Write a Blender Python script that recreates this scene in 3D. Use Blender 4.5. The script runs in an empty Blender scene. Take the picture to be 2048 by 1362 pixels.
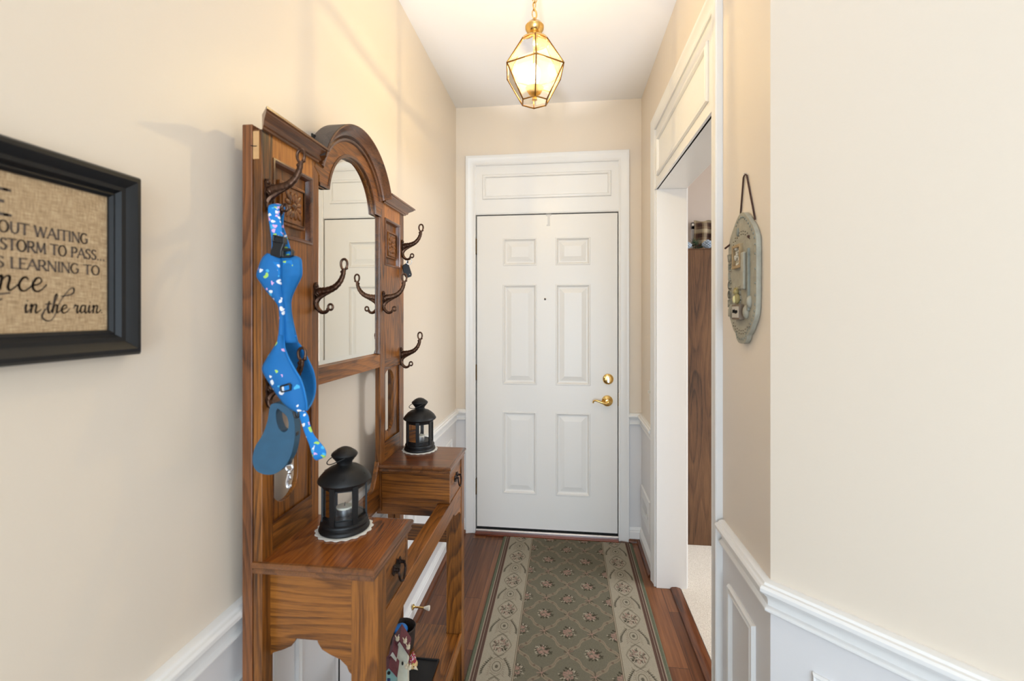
import bpy, bmesh, math, random
import numpy as np
from mathutils import Vector, Matrix
random.seed(7)
S = bpy.context.scene
COL = S.collection

# ------------------------------------------------------------------ camera
FPX, YAW, CAM_H = 910.0, math.radians(6.58), 1.43
cd = bpy.data.cameras.new('camera')
cam = bpy.data.objects.new('camera', cd); COL.objects.link(cam)
cam.location = (0, 0, CAM_H)
cam.rotation_euler = (math.pi / 2, 0, YAW)
cd.sensor_width = 36.0
cd.lens = 36.0 * FPX / 2048.0
cd.shift_y = -54.0 / 2048.0
cd.clip_start = 0.02
cd.dof.use_dof = True
cd.dof.focus_distance = 2.2
cd.dof.aperture_fstop = 3.6
S.camera = cam

# ------------------------------------------------------------------ view + world
S.view_settings.view_transform = 'Standard'
S.view_settings.look = 'None'
S.view_settings.gamma = 1.0
S.view_settings.use_curve_mapping = False
S.view_settings.exposure = 0.02
W = bpy.data.worlds.new('daylight'); S.world = W
W.use_nodes = True
W.node_tree.nodes['Background'].inputs[0].default_value = (0.86, 0.92, 1.0, 1)
W.node_tree.nodes['Background'].inputs[1].default_value = 1.0

# ------------------------------------------------------------------ lights (window behind the camera, window of the side room, added fill lights)
def area(name, loc, rot, sx, sy, power, color):
    l = bpy.data.lights.new(name, 'AREA'); l.shape = 'RECTANGLE'; l.size = sx; l.size_y = sy
    l.energy = power; l.color = color
    o = bpy.data.objects.new(name, l); COL.objects.link(o)
    o.location = loc; o.rotation_euler = rot
    return o
area('rear_window_light', (0.5, -3.1, 1.25), (math.radians(90), 0, math.radians(0)), 2.0, 2.3, 84, (0.66, 0.84, 1.0))
area('side_room_window_light', (3.30, 2.0, 1.95), (0, math.radians(16), 0), 1.3, 1.6, 112, (0.86, 0.93, 1.0))
gl = bpy.data.lights.new('rear_fill_point', 'POINT'); gl.energy = 12; gl.color = (0.74, 0.87, 1.0); gl.shadow_soft_size = 0.16  # added fill without a fixture, brightens the ceiling and left wall
go = bpy.data.objects.new('rear_fill_point', gl); COL.objects.link(go); go.location = (0.75, -1.0, 1.9)
fl = bpy.data.lights.new('rear_low_fill', 'POINT'); fl.energy = 42; fl.color = (0.72, 0.87, 1.0); fl.shadow_soft_size = 0.35  # added low fill, no lamp stands here; lifts the ceiling from below
fo = bpy.data.objects.new('rear_low_fill', fl); COL.objects.link(fo); fo.location = (0.25, -2.4, .5)
sl = bpy.data.lights.new('ceiling_fill_spot', 'SPOT'); sl.energy = 880; sl.color = (0.86, 0.90, 1.0); sl.shadow_soft_size = 0.10  # invented spot, aimed up only to brighten the hall ceiling
sl.spot_size = math.radians(18); sl.spot_blend = 0.12
so = bpy.data.objects.new('ceiling_fill_spot', sl); COL.objects.link(so); so.location = (-.1, -2.8, .8)
so.rotation_euler = (math.radians(90 + 27.5), 0, 0)

# ------------------------------------------------------------------ helpers
def lin(c):
    return tuple(((x / 255.0) / 12.92 if x <= 10 else ((x / 255.0 + 0.055) / 1.055) ** 2.4) for x in c)

def rgba(c):
    return lin(c) + (1.0,)

class N:
    """tiny node helper"""
    def __init__(s, name):
        s.m = bpy.data.materials.new(name); s.m.use_nodes = True
        s.t = s.m.node_tree; s.b = s.t.nodes['Principled BSDF']; s.out = s.t.nodes['Material Output']
    def n(s, typ, **kw):
        x = s.t.nodes.new(typ)
        for k, v in kw.items():
            if k.startswith('i_'):
                key = k[2:]
                key = int(key) if key.isdigit() else key.replace('_', ' ')
                x.inputs[key].default_value = v
            else:
                setattr(x, k, v)
        return x
    def l(s, a, b):
        s.t.links.new(a, b)
    def ramp(s, fac, stops, interp='LINEAR'):
        r = s.n('ShaderNodeValToRGB'); r.color_ramp.interpolation = interp
        el = r.color_ramp.elements
        while len(el) < len(stops): el.new(0.5)
        for e, (p, c) in zip(el, stops):
            e.position = p; e.color = c if len(c) == 4 else tuple(c) + (1,)
        s.l(fac, r.inputs[0]); return r
    def math(s, op, a, b=None):
        x = s.n('ShaderNodeMath', operation=op)
        for i, v in enumerate((a, b)):
            if v is None: continue
            if isinstance(v, (int, float)): x.inputs[i].default_value = v
            else: s.l(v, x.inputs[i])
        return x.outputs[0]
    def mix(s, fac, a, b):
        x = s.n('ShaderNodeMix', data_type='RGBA')
        for i, v in ((0, fac), (6, a), (7, b)):
            if isinstance(v, (int, float, tuple)): x.inputs[i].default_value = v
            else: s.l(v, x.inputs[i])
        return x.outputs[2]
    def bump(s, h, strength=0.2, dist=0.002):
        x = s.n('ShaderNodeBump'); x.inputs['Strength'].default_value = strength; x.inputs['Distance'].default_value = dist
        s.l(h, x.inputs['Height']); s.l(x.outputs[0], s.b.inputs['Normal'])

def mat(name, col, rough=0.5, metal=0.0, spec=0.5, coat=0.0, noise=0.0, nscale=30, bump=0.0, bscale=200):
    k = N(name)
    k.b.inputs['Base Color'].default_value = rgba(col)
    k.b.inputs['Roughness'].default_value = rough
    k.b.inputs['Metallic'].default_value = metal
    k.b.inputs['Specular IOR Level'].default_value = spec
    k.b.inputs['Coat Weight'].default_value = coat
    tc = k.n('ShaderNodeTexCoord')
    if noise:
        nz = k.n('ShaderNodeTexNoise', i_Scale=nscale, i_Detail=4.0)
        k.l(tc.outputs['Object'], nz.inputs['Vector'])
        c = lin(col)
        r = k.ramp(nz.outputs['Fac'], [(0.3, tuple(x * (1 - noise) for x in c)), (0.7, tuple(min(1, x * (1 + noise)) for x in c))])
        k.l(r.outputs[0], k.b.inputs['Base Color'])
    if bump:
        nz = k.n('ShaderNodeTexNoise', i_Scale=bscale, i_Detail=3.0)
        k.l(tc.outputs['Object'], nz.inputs['Vector'])
        k.bump(nz.outputs['Fac'], bump, 0.002)
    return k.m

def oak(name, axis, light=(160, 98, 36), mid=(110, 63, 18), dark=(46, 24, 8), rough=0.36, fig=1.0, coat=0.15):
    """oak with the grain running along an axis: stretched pores over bands of plain-sawn figure"""
    k = N(name)
    tc = k.n('ShaderNodeTexCoord'); oi = k.n('ShaderNodeObjectInfo')
    add = k.n('ShaderNodeVectorMath', operation='ADD')
    rnd = k.n('ShaderNodeVectorMath', operation='SCALE'); rnd.inputs['Scale'].default_value = 3.0
    cmb = k.n('ShaderNodeCombineXYZ')
    for i in range(3): k.l(oi.outputs['Random'], cmb.inputs[i])
    k.l(cmb.outputs[0], rnd.inputs[0]); k.l(tc.outputs['Object'], add.inputs[0]); k.l(rnd.outputs[0], add.inputs[1])
    def stretched(cross, along):
        mp = k.n('ShaderNodeMapping')
        mp.inputs['Scale'].default_value = tuple(along if 'xyz'[i] == axis else cross for i in range(3))
        k.l(add.outputs[0], mp.inputs['Vector']); return mp.outputs[0]
    warp = k.n('ShaderNodeTexNoise', i_Scale=1.0, i_Detail=1.0); k.l(stretched(8, 0.9), warp.inputs['Vector'])
    # plain-sawn figure: growth rings as the contour lines of a stretched noise field, broken up by the pores
    bands = k.math('FRACT', k.math('MULTIPLY', warp.outputs['Fac'], 22.0 * fig))
    bandr = k.ramp(bands, [(0.0, (.15, .15, .15)), (0.12, (.35, .35, .35)), (0.45, (.8, .8, .8)), (0.86, (1, 1, 1)), (1.0, (.15, .15, .15))])
    pores = k.n('ShaderNodeTexNoise', i_Scale=1.0, i_Detail=4.0, i_Roughness=0.7); k.l(stretched(420, 14), pores.inputs['Vector'])
    fleck = k.n('ShaderNodeTexNoise', i_Scale=1.0, i_Detail=3.0, i_Roughness=0.6); k.l(stretched(190, 7), fleck.inputs['Vector'])
    big = k.n('ShaderNodeTexNoise', i_Scale=1.0, i_Detail=2.0); k.l(stretched(7, 2.5), big.inputs['Vector'])
    f = k.math('ADD', k.math('MULTIPLY', bandr.outputs[0], 0.18), k.math('MULTIPLY', pores.outputs['Fac'], 0.58))
    f = k.math('ADD', f, k.math('MULTIPLY', fleck.outputs['Fac'], 0.30))
    f = k.math('ADD', f, k.math('MULTIPLY', k.math('SUBTRACT', big.outputs['Fac'], 0.5), 0.55))
    r = k.ramp(f, [(0.35, lin(dark)), (0.52, lin(mid)), (0.73, lin(light))])
    k.l(r.outputs[0], k.b.inputs['Base Color'])
    k.b.inputs['Roughness'].default_value = rough
    k.b.inputs['Coat Weight'].default_value = coat; k.b.inputs['Coat Roughness'].default_value = 0.25
    k.bump(pores.outputs['Fac'], 0.12, 0.001)
    return k.m

def frame_map(kind):
    return {'xyz': lambda u, v, d: (u, v, d)}[kind]

class MB:
    def __init__(s): s.v = []; s.f = []; s.mi = []; s.cur = 0
    def add(s, vs, fs):
        o = len(s.v); s.v += [tuple(p) for p in vs]
        for f in fs: s.f.append(tuple(i + o for i in f)); s.mi.append(s.cur)
        return s
    def box(s, x0, x1, y0, y1, z0, z1):
        vs = [(x, y, z) for x in (x0, x1) for y in (y0, y1) for z in (z0, z1)]
        return s.add(vs, [(0, 1, 3, 2), (4, 6, 7, 5), (0, 4, 5, 1), (2, 3, 7, 6), (0, 2, 6, 4), (1, 5, 7, 3)])
    def prism(s, poly, d0, d1, mp, holes=()):
        """extrude a 2D polygon (with holes) from d0 to d1; mp(u, v, d) -> xyz"""
        bm = bmesh.new(); edges = []
        for loop in [poly] + list(holes):
            vv = [bm.verts.new((p[0], p[1], 0)) for p in loop]
            for i in range(len(vv)): edges.append(bm.edges.new((vv[i], vv[(i + 1) % len(vv)])))
        bmesh.ops.triangle_fill(bm, edges=edges, use_beauty=True)
        bm.verts.index_update()
        n = len(bm.verts); base = [v.co.copy() for v in bm.verts]
        fs = [tuple(v.index for v in f.verts) for f in bm.faces]
        bm.free()
        vs = [mp(p.x, p.y, d0) for p in base] + [mp(p.x, p.y, d1) for p in base]
        faces = [tuple(reversed(f)) for f in fs] + [tuple(i + n for i in f) for f in fs]
        st = 0
        for loop in [poly] + list(holes):
            m = len(loop)
            for i in range(m):
                a, b = st + i, st + (i + 1) % m
                faces.append((a, b, b + n, a + n))
            st += m
        return s.add(vs, faces)
    def lathe(s, prof, c, seg=24, ax=(0, 0, 1), cap=True):
        """prof [(r, h)], around axis ax through c"""
        ax = Vector(ax).normalized(); q = Vector((0, 0, 1)).rotation_difference(ax)
        vs = []; fs = []
        for r, h in prof:
            for i in range(seg):
                a = 2 * math.pi * i / seg
                vs.append(Vector(c) + q @ Vector((r * math.cos(a), r * math.sin(a), h)))
        for j in range(len(prof) - 1):
            for i in range(seg):
                k = (i + 1) % seg
                fs.append((j * seg + i, j * seg + k, (j + 1) * seg + k, (j + 1) * seg + i))
        if cap:
            fs.append(tuple(reversed(range(seg)))); fs.append(tuple(range((len(prof) - 1) * seg, len(prof) * seg)))
        return s.add(vs, fs)
    def tube(s, pts, rad, seg=8, closed=False, flat=1.0):
        pts = [Vector(p) for p in pts]; n = len(pts)
        rad = rad if isinstance(rad, (list, tuple)) else [rad] * n
        tang = []
        for i in range(n):
            a = pts[(i - 1) % n] if closed or i > 0 else pts[i]
            b = pts[(i + 1) % n] if closed or i < n - 1 else pts[i]
            tang.append((b - a).normalized())
        up = Vector((0, 0, 1)) if abs(tang[0].z) < 0.9 else Vector((0, 1, 0))
        u = (up - tang[0] * up.dot(tang[0])).normalized()
        vs = []; fs = []
        for i in range(n):
            u = (u - tang[i] * u.dot(tang[i])); u = u.normalized() if u.length > 1e-6 else Vector((1, 0, 0))
            w = tang[i].cross(u)
            for k in range(seg):
                a = 2 * math.pi * k / seg
                vs.append(pts[i] + (u * math.cos(a) + w * math.sin(a) * flat) * rad[i])
        for i in range(n if closed else n - 1):
            j = (i + 1) % n
            for k in range(seg):
                m = (k + 1) % seg
                fs.append((i * seg + k, i * seg + m, j * seg + m, j * seg + k))
        if not closed:
            fs.append(tuple(reversed(range(seg)))); fs.append(tuple(range((n - 1) * seg, n * seg)))
        return s.add(vs, fs)
    def ball(s, c, rx, ry=None, rz=None, seg=12, rings=8, rot=None):
        ry = ry or rx; rz = rz or rx
        vs = []; fs = []
        for j in range(rings + 1):
            t = math.pi * j / rings
            for i in range(seg):
                a = 2 * math.pi * i / seg
                p = Vector((rx * math.sin(t) * math.cos(a), ry * math.sin(t) * math.sin(a), rz * math.cos(t)))
                if rot: p = rot @ p
                vs.append(Vector(c) + p)
        for j in range(rings):
            for i in range(seg):
                k = (i + 1) % seg
                fs.append((j * seg + i, (j + 1) * seg + i, (j + 1) * seg + k, j * seg + k))
        return s.add(vs, fs)
    def sweep(s, pts, prof, mp, closed=False):
        """moulding: profile [(offset to the left of the path, depth)] along a 2D path with mitred corners"""
        P = [Vector(p) for p in pts]; n = len(P); offs = []
        for i in range(n):
            d1 = (P[i] - P[i - 1]).normalized() if (i > 0 or closed) else None
            d2 = (P[(i + 1) % n] - P[i]).normalized() if (i < n - 1 or closed) else None
            n1 = Vector((-d1.y, d1.x)) if d1 else None; n2 = Vector((-d2.y, d2.x)) if d2 else None
            if n1 is None: m = n2
            elif n2 is None: m = n1
            else: m = (n1 + n2) / (1 + n1.dot(n2))
            offs.append(m)
        k = len(prof); vs = []; fs = []
        for p, m in zip(P, offs):
            for o, d in prof: vs.append(mp(p.x + m.x * o, p.y + m.y * o, d))
        for i in range(n if closed else n - 1):
            j = (i + 1) % n
            for a in range(k):
                b = (a + 1) % k
                fs.append((i * k + a, i * k + b, j * k + b, j * k + a))
        if not closed:
            fs.append(tuple(reversed(range(k)))); fs.append(tuple(range((n - 1) * k, n * k)))
        return s.add(vs, fs)
    def grid(s, rows):
        """rows of points -> quad sheet"""
        m = len(rows[0]); vs = [p for r in rows for p in r]; fs = []
        for i in range(len(rows) - 1):
            for j in range(m - 1):
                fs.append((i * m + j, i * m + j + 1, (i + 1) * m + j + 1, (i + 1) * m + j))
        return s.add(vs, fs)
    def build(s, name, mats, parent=None, bevel=0.0, smooth=False, origin=None, solid=0.0, subsurf=0):
        me = bpy.data.meshes.new(name)
        V = np.array(s.v, dtype=float)
        if parent is not None: o0 = Vector(WORLD[parent.name])
        elif origin is not None: o0 = Vector(origin)
        else:
            lo, hi = V.min(0), V.max(0); o0 = Vector(((lo[0] + hi[0]) / 2, (lo[1] + hi[1]) / 2, lo[2]))
        V = V - np.array(o0)
        me.from_pydata([tuple(p) for p in V], [], s.f)
        mats = mats if isinstance(mats, (list, tuple)) else [mats]
        for m in mats: me.materials.append(m)
        if len(mats) > 1: me.polygons.foreach_set('material_index', s.mi)
        bm = bmesh.new(); bm.from_mesh(me)
        bmesh.ops.recalc_face_normals(bm, faces=bm.faces)
        bm.to_mesh(me); bm.free()
        if smooth:
            me.polygons.foreach_set('use_smooth', [True] * len(me.polygons))
            if smooth is not True:
                me.set_sharp_from_angle(angle=math.radians(smooth))
        me.update()
        ob = bpy.data.objects.new(name, me); COL.objects.link(ob)
        if parent is not None:
            ob.parent = parent; WORLD[ob.name] = tuple(o0)
        else:
            ob.location = o0; WORLD[ob.name] = tuple(o0)
        if solid:
            md = ob.modifiers.new('solid', 'SOLIDIFY'); md.thickness = solid; md.offset = 0
        if subsurf:
            md = ob.modifiers.new('sub', 'SUBSURF'); md.levels = subsurf; md.render_levels = subsurf
        if bevel:
            md = ob.modifiers.new('bevel', 'BEVEL'); md.width = bevel; md.segments = 2; md.limit_method = 'ANGLE'; md.angle_limit = math.radians(35)
        return ob

WORLD = {}
def thing(name, label, cat, loc, group=None):
    o = bpy.data.objects.new(name, None); COL.objects.link(o); o.location = loc
    o.empty_display_size = 0.05; WORLD[o.name] = tuple(loc)
    o['label'] = label; o['category'] = cat
    if group: o['group'] = group
    return o
def tag(o, label, cat, group=None):
    o['label'] = label; o['category'] = cat
    if group: o['group'] = group
    return o
def struct(o, label=None):
    o['kind'] = 'structure'
    if label: o['label'] = label
    return o
def dup(root, loc, label):
    """copy of a thing with copies of its parts and sub-parts"""
    r = root.copy(); COL.objects.link(r); r.location = loc; r['label'] = label; WORLD[r.name] = tuple(loc)
    for ch in list(root.children):
        c = ch.copy(); COL.objects.link(c); c.parent = r
        for g in ch.children:
            d = g.copy(); COL.objects.link(d); d.parent = c
    return r

CT, ST = math.cos(YAW), math.sin(YAW)
FWD = Vector((-ST, CT, 0)); RGT = Vector((CT, ST, 0))
def P(px, py, f):
    """world point seen at a pixel of the photograph, at forward distance f (metres)"""
    return Vector((0, 0, CAM_H)) + FWD * f + RGT * ((px - 1024.0) / FPX * f) + Vector((0, 0, (627.0 - py) / FPX * f))
def smooth_path(pts, n=6, closed=False):
    pts = [Vector(p) for p in pts]; out = []; m = len(pts)
    rng = range(m) if closed else range(m - 1)
    for i in rng:
        p0 = pts[(i - 1) % m] if closed or i > 0 else pts[i]; p1 = pts[i]; p2 = pts[(i + 1) % m]
        p3 = pts[(i + 2) % m] if closed or i + 2 < m else p2
        for k in range(n):
            t = k / n
            out.append(0.5 * ((2 * p1) + (-p0 + p2) * t + (2 * p0 - 5 * p1 + 4 * p2 - p3) * t * t + (-p0 + 3 * p1 - 3 * p2 + p3) * t ** 3))
    if not closed: out.append(pts[-1])
    return out
def YZ(x0=0.0, s=1.0):      # plane facing +X : (u, v, d) -> (x0 + s d, u, v)
    return lambda u, v, d: (x0 + s * d, u, v)
def XZ(y0=0.0, s=-1.0):     # plane facing -Y
    return lambda u, v, d: (u, y0 + s * d, v)
def XY(u, v, d): return (u, v, d)

# ------------------------------------------------------------------ materials
M = {}
def wall_paint():
    k = N('wall_paint')     # beige paint over white wainscot paint below the chair rail
    g = k.n('ShaderNodeNewGeometry'); sp = k.n('ShaderNodeSeparateXYZ'); k.l(g.outputs['Position'], sp.inputs[0])
    f = k.math('GREATER_THAN', sp.outputs['Z'], 0.78)
    k.l(k.mix(f, rgba((226, 224, 224)), rgba((228, 215, 198))), k.b.inputs['Base Color'])
    k.b.inputs['Roughness'].default_value = 0.42
    nz = k.n('ShaderNodeTexNoise', i_Scale=260.0, i_Detail=2.0); k.l(g.outputs['Position'], nz.inputs['Vector'])
    k.bump(nz.outputs['Fac'], 0.06, 0.002)
    return k.m
M['wall'] = wall_paint()
M['wall_side'] = mat('side_room_paint', (226, 214, 204), 0.6, bump=0.05)
M['ceil'] = mat('ceiling_paint', (243, 241, 240), 0.6, bump=0.05)
M['trim'] = mat('white_trim_paint', (236, 235, 233), 0.32, bump=0.02, bscale=60)
M['door'] = mat('white_door_paint', (234, 231, 226), 0.36, bump=0.03, bscale=90)
M['black'] = mat('black_gap', (12, 11, 10), 0.7)

def planks():
    k = N('hardwood_floor')
    tc = k.n('ShaderNodeTexCoord'); mp = k.n('ShaderNodeMapping'); mp.inputs['Rotation'].default_value = (0, 0, math.radians(90))
    k.l(tc.outputs['Object'], mp.inputs['Vector'])
    br = k.n('ShaderNodeTexBrick', i_Scale=1.0, i_Mortar_Size=0.0011, i_Mortar_Smooth=0.1, i_Bias=0.0, i_Brick_Width=0.95, i_Row_Height=0.083)
    br.offset = 0.37; br.offset_frequency = 2
    br.inputs['Color1'].default_value = (0, 0, 0, 1); br.inputs['Color2'].default_value = (1, 1, 1, 1); br.inputs['Mortar'].default_value = (0.5, 0.5, 0.5, 1)
    k.l(mp.outputs[0], br.inputs['Vector'])
    gm = k.n('ShaderNodeMapping'); gm.inputs['Scale'].default_value = (95, 3.2, 10)
    addv = k.n('ShaderNodeVectorMath', operation='ADD'); k.l(tc.outputs['Object'], addv.inputs[0]); k.l(br.outputs['Color'], addv.inputs[1])
    k.l(addv.outputs[0], gm.inputs['Vector'])
    nz = k.n('ShaderNodeTexNoise', i_Scale=1.0, i_Detail=5.0, i_Roughness=0.6); k.l(gm.outputs[0], nz.inputs['Vector'])
    f = k.math('ADD', k.math('MULTIPLY', nz.outputs['Fac'], 0.75), k.math('MULTIPLY', br.outputs['Color'], 0.30))
    r = k.ramp(f, [(0.22, lin((50, 23, 9))), (0.52, lin((98, 55, 26))), (0.85, lin((140, 88, 50)))])
    k.l(k.mix(br.outputs['Fac'], r.outputs[0], rgba((36, 16, 8))), k.b.inputs['Base Color'])
    k.b.inputs['Roughness'].default_value = 0.38
    k.b.inputs['Coat Weight'].default_value = 0.06
    k.bump(br.outputs['Fac'], -0.25, 0.001)
    return k.m
M['floor'] = planks()
M['redwood'] = oak('red_stained_wood', 'x', (142, 70, 34), (118, 52, 22), (72, 28, 10), 0.35, 0.5)
M['redwood_y'] = oak('stained_shoe_wood', 'y', (118, 68, 34), (92, 48, 22), (54, 26, 10), 0.35, 0.5)

def carpet():
    k = N('beige_carpet'); tc = k.n('ShaderNodeTexCoord')
    nz = k.n('ShaderNodeTexNoise', i_Scale=330.0, i_Detail=3.0); k.l(tc.outputs['Object'], nz.inputs['Vector'])
    r = k.ramp(nz.outputs['Fac'], [(0.3, lin((196, 180, 160))), (0.7, lin((246, 236, 220)))])
    k.l(r.outputs[0], k.b.inputs['Base Color']); k.b.inputs['Roughness'].default_value = 0.95
    k.b.inputs['Sheen Weight'].default_value = 0.3
    k.bump(nz.outputs['Fac'], 0.8, 0.006); return k.m
M['carpet'] = carpet()

# ------------------------------------------------------------------ room shell
XL, XR, YB, ZC = -0.709, 0.480, 2.930, 2.780
OPN, OPF, OPH = 1.515, 2.457, 2.078          # the opening in the right wall: near side, far side, head
DX0, DX1, DH = -0.580, 0.342, 2.072          # the front door opening

struct(MB().box(XL - .1, XR + .10, -3.2, YB + .1, -.06, 0).box(XR + .10, 1.7, -3.2, 0.4, -.06, 0).build('floor', M['floor'], origin=(0, 0, 0)))
struct(MB().prism([(0.60, 1.08), (1.24, .44), (3.5, .44), (3.5, 3.5), (0.60, 3.5)], -.05, 0.004, XY).build('floor_carpet', M['carpet'], origin=(0.6, 1, 0)), 'beige cut pile carpet of the side room')
struct(MB().box(XL - .1, 3.6, -3.3, 3.6, ZC, ZC + .05).build('ceiling', M['ceil'], origin=(0, 0, ZC)))
struct(MB().box(XL - .1, XL, -3.2, YB + .1, 0, ZC).build('wall_left', M['wall'], origin=(XL, 0, 0)))
struct(MB().box(XL, DX0, YB, YB + .1, 0, ZC).box(DX1, XR + .14, YB, YB + .1, 0, ZC).box(DX0, DX1, YB, YB + .1, 2.36, ZC)
       .build('wall_back', M['wall'], origin=(0, YB, 0)))
struct(MB().box(XR, XR + .14, OPF, YB, 0, ZC).box(XR, XR + .14, OPN, OPF, OPH + .015, ZC)
       .prism([(XR, OPN), (XR, 1.13), (XR + .14, 1.188), (XR + .14, OPN)], 0, ZC, XY).build('wall_right', M['wall'], origin=(XR, 2, 0)))
struct(MB().prism([(XR, 1.13), (1.70, -.09), (1.70, .108), (XR + .14, 1.188)], 0, ZC, XY).build('wall_diagonal', M['wall'], origin=(XR, 1.13, 0)))
struct(MB().box(1.70, 1.80, -3.2, .10, 0, ZC).build('wall_east', M['wall'], origin=(1.7, -1, 0)))
# far rear wall, with a wide window opening for the daylight
struct(MB().box(XL, -.6, -3.3, -3.2, 0, ZC).box(1.6, 1.8, -3.3, -3.2, 0, ZC).box(-.6, 1.6, -3.3, -3.2, 0, .4).box(-.6, 1.6, -3.3, -3.2, 2.5, ZC)
       .build('wall_rear', M['wall'], origin=(.5, -3.2, 0)))
# side room
struct(MB().box(XR + .14, 3.5, 3.5, 3.6, 0, ZC).box(3.5, 3.6, .44, 3.6, 0, .6).box(3.5, 3.6, .44, 3.6, 2.3, ZC).box(3.5, 3.6, .44, 1.2, .6, 2.3).box(3.5, 3.6, 2.8, 3.6, .6, 2.3)
       .box(1.8, 3.6, .34, .44, 0, ZC).box(XR + .14, XR + .16, YB, 3.5, 0, ZC).build('wall_side', M['wall_side'], origin=(2, 3.5, 0)))

# --- chair rails, baseboards, shoe moulding
RAIL = [(0, .733), (.011, .733), (.015, .737), (.015, .741), (.010, .746), (.007, .748), (.007, .758), (.010, .767), (.016, .773), (.017, .777),
        (.024, .779), (.028, .784), (.028, .792), (.024, .797), (.018, .798), (.015, .803), (.008, .806), (0, .806)]
BASE = [(0, 0), (.014, 0), (.014, .062), (.011, .066), (.012, .072), (.007, .080), (.004, .088), (0, .088)]
SHOE = [(.014, 0), (.032, 0), (.031, .008), (.027, .014), (.021, .018), (.014, .019)]
LP = [(-.6385, YB), (XL, YB), (XL, -3.15)]                      # walking with the room on the left
RP = [(XR, OPF + .075), (XR, YB), (.3985, YB)]
NP = [(1.70, -.09), (XR, 1.13), (XR, OPN - .073)]
for i, p in enumerate((LP, RP, NP)):
    struct(MB().sweep(p, RAIL, XY).build('trim_%d' % (i + 1), M['trim'], smooth=30), 'white chair rail')
for s, p in (('left', LP), ('right', RP), ('diagonal', NP)):
    struct(MB().sweep(p, BASE, XY).build('baseboard_' + s, M['trim'], smooth=30))
    struct(MB().sweep(p, SHOE, XY).build('baseboard_shoe_' + s, M['redwood_y'], smooth=30), 'stained wood shoe moulding')
# --- picture frame panel mouldings on the wainscot
PM = [(0, 0), (0, .004), (.004, .010), (.008, .008), (.012, .009), (.017, .011), (.021, .006), (.022, 0)]
def panel_frame(mb, u0, u1, v0, v1, mp):
    return mb.sweep([(u0, v0), (u1, v0), (u1, v1), (u0, v1)], PM, mp, closed=True)
mb = MB()
for a, b in ((2.075, 2.80), (1.13, 1.99), (.20, 1.045), (-.75, .115), (-1.7, -.84)): panel_frame(mb, a, b, .165, .640, YZ(XL, 1))
struct(mb.build('trim_4', M['trim'], smooth=30), 'white panel mouldings')
mb = panel_frame(MB(), 1.212, 1.395, .165, .640, YZ(XR, -1))
r2 = math.sqrt(.5)
DIAG = lambda u, v, d: (XR + u * r2 - d * r2, 1.13 - u * r2 - d * r2, v)
for a, b in ((.088, .80), (.89, 1.60)): panel_frame(mb, a, b, .165, .645, DIAG)
struct(mb.build('trim_5', M['trim'], smooth=30), 'white panel mouldings')

# --- front door casing and the false transom above it
CAS = [(0, 0), (0, .012), (.006, .015), (.014, .012), (.022, .013), (.045, .017), (.052, .021), (.063, .021), (.066, .017), (.066, 0)]
mb = MB().sweep([(DX0 + .004, 0), (DX0 + .004, 2.392), (DX1 - .004, 2.392), (DX1 - .004, 0)], CAS, XZ(YB))
struct(mb.build('trim_6', M['trim'], smooth=30), 'white casing around the front door')
mb = MB().box(DX0, DX1, YB - .004, YB + .02, 2.115, 2.40).box(DX0, DX1, YB - .007, YB + .02, DH + .008, 2.120)
mb.sweep([(DX0 + .05, 2.172), (DX1 - .05, 2.172), (DX1 - .05, 2.334), (DX0 + .05, 2.334)], PM, XZ(YB - .004), closed=True)
mb.box(DX0, DX0 + .004, YB - .003, YB + .08, 0, DH + .01).box(DX1 - .003, DX1, YB - .003, YB + .08, 0, DH + .01).box(DX0, DX1, YB - .003, YB + .08, DH + .002, DH + .01)
struct(mb.build('trim_7', M['trim'], smooth=30), 'white false transom panel above the front door')
struct(MB().box(DX0, DX1, YB + .055, YB + .075, 0, DH).build('trim_8', M['black']), 'dark weatherstrip behind the door edge')
# --- opening in the right wall
mb = MB().sweep([(OPF - .004, 0), (OPF - .004, 2.392), (OPN + .004, 2.392), (OPN + .004, 0)], [(-o, d) for o, d in CAS], YZ(XR, -1))
struct(mb.build('trim_9', M['trim'], smooth=30), 'white casing around the side opening')
mb = MB().box(XR - .005, XR + .01, OPN, OPF, OPH + .008, 2.40)
mb.sweep([(OPN + .055, 2.132), (OPF - .06, 2.132), (OPF - .06, 2.334), (OPN + .055, 2.334)], PM, YZ(XR - .005, -1), closed=True)
mb.sweep([(OPN, OPH), (OPF, OPH)], [(0, -.004), (.016, -.004), (.016, .008), (.010, .012), (0, .012)], YZ(XR, -1))
struct(mb.build('trim_10', M['trim'], smooth=30), 'white transom panel above the side opening')
mb = MB().box(XR - .004, XR + .15, OPF - .016, OPF, 0, OPH).box(XR - .004, XR + .15, OPN, OPN + .016, 0, OPH).box(XR - .004, XR + .15, OPN, OPF, OPH, OPH + .016)
mb.box(XR + .14, XR + .158, OPF, OPF + .07, 0, OPH + .08).box(XR + .14, XR + .158, OPN - .07, OPN, 0, OPH + .08).box(XR + .14, XR + .158, OPN, OPF, OPH + .016, OPH + .09)
struct(mb.build('trim_11', M['trim'], bevel=.0015), 'white jamb lining of the side opening')
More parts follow.
